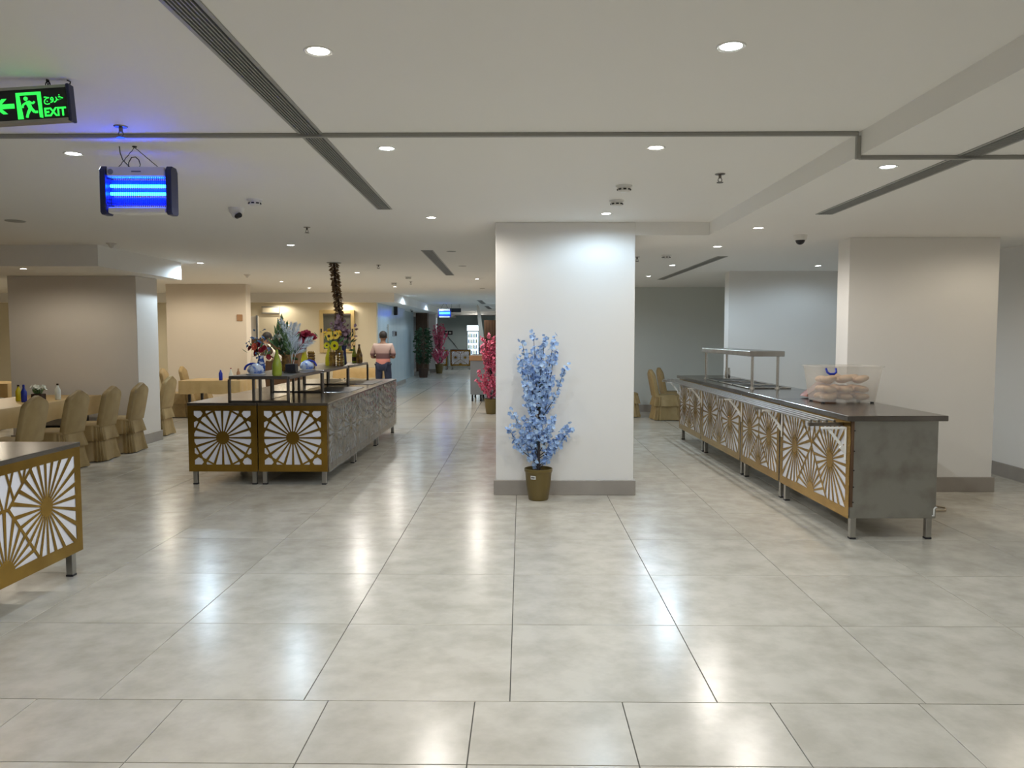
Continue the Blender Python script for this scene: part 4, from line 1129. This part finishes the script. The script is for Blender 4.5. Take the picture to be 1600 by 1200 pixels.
b.f.append(tuple(range(n))); b.f.append(tuple((len(lv_) - 1) * n + i for i in range(n)))
b.build('tub_shell', 'tub', t, smooth=50)
MB().tube([(-.30, -.262, .335), (-.295, -.285, .30), (-.27, -.292, .285), (-.22, -.292, .285), (-.195, -.285, .30), (-.19, -.262, .335)], .011, 8).build('blue_handle', 'royal', t, smooth=50)
for sx in (-.28, .28):
    for sy in (-.16, .16): MB().lathe([(.001, 0), (.02, 0), (.02, .014), (.001, .014)], 12, (sx, sy, 0)).build('foot', 'dark', t)
r3 = random.Random(12)
for i in range(27):
    ix, iy, iz = i % 3, (i // 3) % 3, i // 9
    lx, ly, lz = -.145 + .145 * ix + r3.uniform(-.008, .008), -.105 + .105 * iy + r3.uniform(-.003, .003), .055 + .07 * iz + (r3.uniform(0, .03) if iz == 2 else 0)
    p = Vector(rpt(.445, 1.22, .979)) + RN * lx + RD * ly + Vector((0, 0, lz))
    o = MB().ball((0, 0, 0), .049, 12, 8, (1.3, .98, .66)).build('bread_roll', 'bread', None, p, (r3.uniform(-.12, .12), r3.uniform(-.2, .2) * (2.2 if iz == 2 else 1), RA + r3.uniform(-.35, .35) * (2 if iz == 2 else 1)), smooth=80)
    tag(o, 'bread roll heaped inside the frosted plastic tub', 'bread roll', 'bread rolls in the tub')
b = MB()
prof = [(0, 0), (.20, 0), (.21, .05), (.19, .11), (.13, .155), (.05, .165), (.0, .12), (-.09, .05), (-.12, .02)]
t = thing('leather_bag', 'red brown leather bag half hidden behind the plastic tub', 'bag', rpt(.37, 1.68, .979), RA)
lv_ = []
for y, k in ((-.1, .75), (-.07, .95), (0, 1.0), (.07, .95), (.1, .75)): lv_.append([((px - .05) * k + .05, y, pz * k) for px, pz in prof])
b = MB(); n = len(prof)
for q in lv_: b.v += q
for j in range(4):
    for i in range(n): b.f.append((j * n + i, j * n + (i + 1) % n, (j + 1) * n + (i + 1) % n, (j + 1) * n + i))
b.f.append(tuple(range(n))); b.f.append(tuple(4 * n + i for i in range(n)))
b.build('bag_body', 'leather', t, smooth=60)
MB().tube([(-.1, -.085, .035), (0, -.1, .10), (.1, -.1, .13), (.19, -.085, .10)], .006, 6).build('seam_piping', 'leather', t)
bottle(*rpt(.52, 5.2, .979), [(.03, 0), (.04, .02), (.04, .1), (.03, .13)], 'chrome', 'small steel jar standing at the far end of the right worktop', 'chrome', .02)
# cord with plug on the floor
tc_ = thing('power_cord', 'cream power cord with plug lying on the floor behind the right counter', 'cord', (3.55, 7.1, 0))
pts = [(-.25, -.0, .008), (-.1, -.04, .008), (.1, -.08, .008), (.3, -.05, .008), (.36, .06, .008), (.28, .18, .008), (.12, .28, .008), (.06, .36, .05), (.05, .42, .12)]
MB().tube(pts, .007, 8).build('cable', 'cord', tc_, smooth=60)
b = MB().box(-.03, .03, -.025, .025, 0, .045).build('plug_body', 'cord', tc_, (-.02, .12, 0), (0, 0, .5), bevel=.006)
MB().tube([(-.02, .12, .03), (.0, .2, .09), (.06, .33, .16)], .006, 6).build('cable', 'cord', tc_, smooth=60)

# ================================================================ PEOPLE
def skin_mesh(name, verts, edges, m, parent, root=0, sub=2, smooth=180):
    me = bpy.data.meshes.new(name); me.from_pydata([v[:3] for v in verts], edges, []); me.update()
    o = bpy.data.objects.new(name, me); COL.objects.link(o)
    sk = o.modifiers.new('skin', 'SKIN'); sk.use_smooth_shade = True
    lay = me.skin_vertices[0].data
    for i, v in enumerate(verts):
        r = v[3]; lay[i].radius = r if isinstance(r, tuple) else (r, r); lay[i].use_root = (i == root)
    ss = o.modifiers.new('sub', 'SUBSURF'); ss.levels = sub; ss.render_levels = sub
    bpy.context.view_layer.update()
    nm = bpy.data.meshes.new_from_object(o.evaluated_get(bpy.context.evaluated_depsgraph_get()))
    bpy.data.objects.remove(o)
    return link(name, nm, m, parent, smooth=smooth)
def hand(V, E, wrist_i, wrist, fwd, side, r=.009):
    fwd = Vector(fwd).normalized(); side = Vector(side).normalized(); w = Vector(wrist)
    palm = w + fwd * .055; V.append((*palm, (.034, .018))); pi = len(V) - 1; E.append((wrist_i, pi))
    for k, L in enumerate((.075, .085, .078, .06)):
        b = palm + fwd * .03 + side * (-.030 + .020 * k); m = b + fwd * L * .5; t_ = m + fwd * L * .35 + Vector((0, 0, -.02))
        V.append((*b, r)); i = len(V) - 1; E.append((pi, i)); V.append((*m, r)); E.append((i, i + 1)); V.append((*t_, r * .8)); E.append((i + 1, i + 2))
    th = w + fwd * .03 - side * .035; V.append((*th, r)); i = len(V) - 1; E.append((pi, i)); V.append((*(th + fwd * .045 - side * .018), r * .85)); E.append((i, i + 1))
def person(label, loc, rotz, pose, tops, legsm, shoes='black'):
    t = thing('person', label, 'person', loc, rotz)
    P = pose
    V = []; E = []
    def vt(p, r): V.append((*p, r)); return len(V) - 1
    pel = vt(P['pelvis'], (.15, .11)); wst = vt(P['waist'], (.14, .105)); ch = vt(P['chest'], (.17, .115)); nb = vt(P['neck0'], (.07, .07)); nk = vt(P['neck1'], .055)
    E += [(pel, wst), (wst, ch), (ch, nb), (nb, nk)]
    hdv = Vector(P['head']); n1 = Vector(P['neck1'])
    h1 = vt(tuple(n1.lerp(hdv, .5)), (.072, .085)); h2 = vt(tuple(hdv), (.082, .098)); h3 = vt(tuple(hdv + (hdv - n1).normalized() * .08), (.06, .07))
    E += [(nk, h1), (h1, h2), (h2, h3)]
    for s_ in ('l', 'r'):
        sh, el, wr = P['sh_' + s_], P['el_' + s_], P['wr_' + s_]
        a = vt(sh, .06); b_ = vt(el, .042); c = vt(wr, .03); E += [(ch, a), (a, b_), (b_, c)]
        f_ = Vector(wr) - Vector(el); hand(V, E, c, wr, f_, Vector((0, 0, 1)) if s_ == 'l' else Vector((0, 0, -1)))
        hp, kn, an, to = P['hip_' + s_], P['kn_' + s_], P['an_' + s_], P['to_' + s_]
        a = vt(hp, .085); b_ = vt(kn, .06); c = vt(an, .042); d_ = vt(to, (.045, .028)); E += [(pel, a), (a, b_), (b_, c), (c, d_)]
    body = skin_mesh('body', V, E, 'skin', t)
    # shirt
    V = []; E = []
    pel2 = vt(tuple(Vector(P['pelvis']) + Vector((0, 0, P.get('hem', -.06)))), (.185, .145)); w2 = vt(P['waist'], (.178, .14)); c2 = vt(P['chest'], (.195, .14)); n2 = vt(tuple(Vector(P['neck0']) - Vector((0, 0, .02))), (.09, .085))
    E += [(pel2, w2), (w2, c2), (c2, n2)]
    for s_ in ('l', 'r'):
        sh, el, wr = Vector(P['sh_' + s_]), Vector(P['el_' + s_]), Vector(P['wr_' + s_])
        a = vt(tuple(sh), .08); e1 = sh.lerp(el, P.get('sleeve', .95)); b_ = vt(tuple(e1), .066); E += [(c2, a), (a, b_)]
        if P.get('long'): c = vt(tuple(el.lerp(wr, .85)), .05); E.append((b_, c))
    skin_mesh('shirt', V, E, tops, t)
    V = []; E = []
    p3 = vt(tuple(Vector(P['pelvis']) + Vector((0, 0, -.03))), (.135, .115))
    for s_ in ('l', 'r'):
        a = vt(P['hip_' + s_], .105); b_ = vt(P['kn_' + s_], .08); c = vt(tuple(Vector(P['an_' + s_]) + Vector((0, 0, .02))), .068); E += [(p3, a), (a, b_), (b_, c)]
    skin_mesh('trousers', V, E, legsm, t)
    up = (hdv - n1).normalized(); bk = Vector(P.get('back', (0, -1, 0)))
    hr = MB().ball(tuple(hdv + up * .045 + bk * .022), .108, 18, 12, (.86, .98, .92)).build('hair', 'hair', t, smooth=80)
    fc = -bk; sd = fc.cross(up).normalized(); fcx = hdv + fc * .092
    for sg in (-1, 1):
        MB().ball(tuple(fcx + sd * .033 * sg + up * .015 - fc * .012), .013, 8, 6).build('eye', 'white', t, smooth=80)
        MB().ball(tuple(hdv + sd * .084 * sg - up * .005), .03, 8, 6, (.45, .6, 1)).build('ear', 'skin', t, smooth=80)
    MB().ball(tuple(fcx - up * .018 + fc * .004), .02, 8, 6, (.8, .9, 1.2)).build('nose', 'skin', t, smooth=80)
    MB().ball(tuple(fcx - up * .055 - fc * .012), .022, 8, 6, (1.2, .6, .4)).build('mouth', 'leather', t, smooth=80)
    for s_ in ('l', 'r'):
        an, to = Vector(P['an_' + s_]), Vector(P['to_' + s_]); d_ = Vector((to.x - an.x, to.y - an.y, 0)).normalized()
        c = (an + to) / 2
        MB().ball((c.x, c.y, .042), .05, 12, 8, (1, 1, .84)).build('shoe', shoes, t, smooth=80).data.transform(Matrix.Translation((c.x, c.y, 0)) @ Matrix.Rotation(math.atan2(d_.y, d_.x), 4, 'Z') @ Matrix.Diagonal((2.7, 1.05, 1, 1)) @ Matrix.Translation((-c.x, -c.y, 0)))
    return t
# man seen from behind, forearms held in front (local +y is forward)
pose1 = dict(pelvis=(0, 0, .92), waist=(0, 0, 1.06), chest=(0, .0, 1.27), neck0=(0, 0, 1.40), neck1=(0, .015, 1.46), head=(0, .035, 1.55),
             sh_l=(-.19, 0, 1.34), el_l=(-.27, -.02, 1.07), wr_l=(-.13, .2, 1.08), sh_r=(.19, 0, 1.34), el_r=(.27, -.02, 1.07), wr_r=(.13, .2, 1.08),
             hip_l=(-.1, 0, .86), kn_l=(-.11, .02, .48), an_l=(-.11, -.02, .09), to_l=(-.13, .12, .035), hip_r=(.1, 0, .86), kn_r=(.12, .02, .48), an_r=(.14, -.02, .09), to_r=(.17, .12, .035), back=(0, -1, 0), hem=-.10)
person('man seen from behind in a striped pink and grey shirt and dark jeans', (-3.25, 18.3, 0), R(-4), pose1, 'shirtp', 'jeans')
# man leaning over, facing right (local +y forward)
pose2 = dict(pelvis=(0, 0, .93), waist=(0, .05, 1.08), chest=(0, .14, 1.27), neck0=(0, .21, 1.38), neck1=(0, .24, 1.43), head=(0, .28, 1.515),
             sh_l=(-.19, .16, 1.33), el_l=(-.25, .32, 1.12), wr_l=(-.15, .54, 1.05), sh_r=(.19, .16, 1.33), el_r=(.25, .34, 1.14), wr_r=(.17, .58, 1.05),
             hip_l=(-.1, 0, .88), kn_l=(-.12, .04, .48), an_l=(-.12, -.02, .09), to_l=(-.14, .12, .035), hip_r=(.1, 0, .88), kn_r=(.12, .06, .48), an_r=(.12, .06, .09), to_r=(.14, .2, .035), back=(0, -.92, .38), long=True, sleeve=1.0, hem=-.12)
person('man in a cream long sleeved shirt leaning over flowers behind the island', (-5.60, 16.4, 0), R(-38), pose2, 'shirtw', 'shirtw')

# ================================================================ BACKGROUND PIECES
t = thing('sideboard', 'dark brown sideboard behind the flower vases', 'sideboard', (-6.75, 19.0, 0))
MB().box(0, 1.3, 0, .5, .08, 1.5).build('body', 'wood', t, bevel=.006)
MB().box(.02, .64, -.02, 0, .12, 1.46).build('door', 'wood', t, bevel=.004); MB().box(.66, 1.28, -.02, 0, .12, 1.46).build('door', 'wood', t, bevel=.004)
for x in (.05, 1.2): MB().box(x, x + .05, .05, .1, 0, .08).build('leg', 'dark', t)
t = thing('wall_notice_box', 'clear framed notice box high on the cream wall', 'notice box', (-6.95, 20.99, 2.33))  # plain wall-mounted panel, holds no lamp
MB().box(0, .45, -.06, 0, -.14, 0).build('box', 'cream', t, bevel=.006)
MB().box(-.02, .47, -.07, -.06, -.16, -.14).build('bottom_rail', 'grey', t); MB().box(-.02, .47, -.07, -.06, 0, .02).build('top_rail', 'grey', t)
tag(MB().box(0, .12, -.02, 0, 0, .14).build('wall_plate', 'woodl', None, (-6.2, 17.0, 1.9), bevel=.004), 'small brown wall plate on the beige pillar edge', 'wall plate')
t = thing('wall_speaker', 'black wall speaker high on the corridor panel wall', 'speaker', (-3.9, 23.9, 2.2))
MB().box(0, .1, 0, .16, 0, .26).build('case', 'black', t, bevel=.01); MB().box(.1, .106, .02, .14, .02, .24).build('grille', 'dark', t)
t = thing('notice_plate', 'dark notice plate on the corridor panel wall', 'notice', (-3.9, 23.6, 1.55))
MB().box(0, .015, 0, .75, 0, .16).build('plate', 'grey', t); MB().box(.015, .02, .4, .7, .02, .14).build('print_field', 'brownc', t)
t = thing('pull_handle', 'long vertical steel pull handle on the corridor panel', 'handle', (-3.86, 22.55, .9))
MB().tube([(0, 0, 0), (0, 0, 1.0)], .016, 10).build('grip', 'chrome', t, smooth=40)
for z in (.1, .9): MB().tube([(-.04, 0, z), (0, 0, z)], .012, 8).build('mount', 'chrome', t)
# fridge
t = thing('drinks_fridge', 'lit glass door drinks fridge at the corridor end', 'fridge', (-2.58, 37.0, 0))
MB().box(0, .62, .06, .65, 0, 2.04).build('cabinet', 'white', t, bevel=.01)
MB().box(0, .62, .03, .06, 1.78, 2.04).build('lit_header', 'fridge_e', t)
d = MB().box(.03, .53, .045, .06, .2, 1.74).build('lit_interior', 'fridge_e', t)
for k in range(5): MB().box(.04, .52, .035, .045, .4 + .27 * k, .415 + .27 * k).build('shelf', 'grey', d)
for bx in ((0, .03, .03, .06, .1, 1.78), (.53, .62, .03, .06, .1, 1.78), (.03, .53, .03, .06, 1.74, 1.78), (.03, .53, .03, .06, .1, .2)): MB().box(*bx).build('door_frame', 'grey', t)
MB().box(.54, .57, .0, .03, .8, 1.2).build('door_handle', 'black', t)
for k in range(5):
    for i in range(6):
        x = .07 + i * .075
        MB().lathe([(.001, 0), (.025, 0), (.025, .13), (.01, .17), (.01, .19), (.001, .19)], 8, (x, .028, .415 + .27 * k - (0 if k else .0))).build('drink_bottle', ['bluefl', 'white', 'glassgreen'][(i + k) % 3], d)
t = thing('wood_slat_wall', 'dark wood slatted panel right of the fridge', 'wall panel', (-1.8, 37.6, 0))
MB().box(0, 1.6, .02, .06, 0, 2.3).build('backing_board', 'brownc', t)
for k in range(12): MB().box(k * .135, k * .135 + .115, 0, .02, 0, 2.3).build('slat', 'wood', t)
t = thing('wall_monitor', 'small black twin screen box on the corridor end wall', 'screen', (-3.95, 39.97, 1.6))
MB().box(0, .42, -.05, 0, 0, .2).build('case', 'black', t)
for x in (.06, .24): MB().box(x, x + .12, -.055, -.05, .06, .14).build('screen', 'white', t)
MB().tube([(.15, -.03, 0), (.2, -.03, -.12), (.45, -.03, -.4), (.75, -.03, -.8)], .012, 6).build('hanging_cord', 'dark', t)
tag(MB().box(0, .3, -.05, 0, 0, 1.75).build('brown_door_leaf', 'woodl', None, (-4.62 + .12, 39.99, 0), bevel=.006), 'narrow brown wooden door leaf on the corridor end wall', 'door')
t = thing('hanging_banner', 'tan patterned strip hanging from the corridor ceiling beside the fridge', 'banner', (-1.62, 29.0, 0))
b = MB(); N = 14
for i in range(N + 1):
    z = 2.68 - 1.55 * i / N; x = .16 * (i / N) ** .8; wd = .05 + .05 * i / N
    b.v += [(x - wd, -.012, z), (x + wd, -.012, z), (x + wd, .012, z), (x - wd, .012, z)]
for i in range(N):
    for k in range(4): b.f.append((4 * i + k, 4 * i + (k + 1) % 4, 4 * i + 4 + (k + 1) % 4, 4 * i + 4 + k))
b.f += [(0, 1, 2, 3), (4 * N, 4 * N + 1, 4 * N + 2, 4 * N + 3)]
b.build('strip', 'beige', t)
MB().tube([(0, 0, 2.66), (0, 0, 2.7)], .01, 6).build('hook', 'dark', t)
# grey corridor desk on legs with a brown top
t = thing('reception_desk', 'grey corridor desk with brown top next to the pink blossom tree', 'desk', (-1.23, 18.7, 0))
MB().box(0, .95, 0, 1.3, .16, .98).build('body', 'grey', t, bevel=.006)
MB().box(-.02, .97, -.02, 1.32, .98, 1.10).build('top', 'woodl', t, bevel=.006)
for x in (.05, .25, .85):
    for y in (.05, 1.2): MB().tube([(x, y, 0), (x, y, .16)], .025, 8).build('leg', 'dark', t)
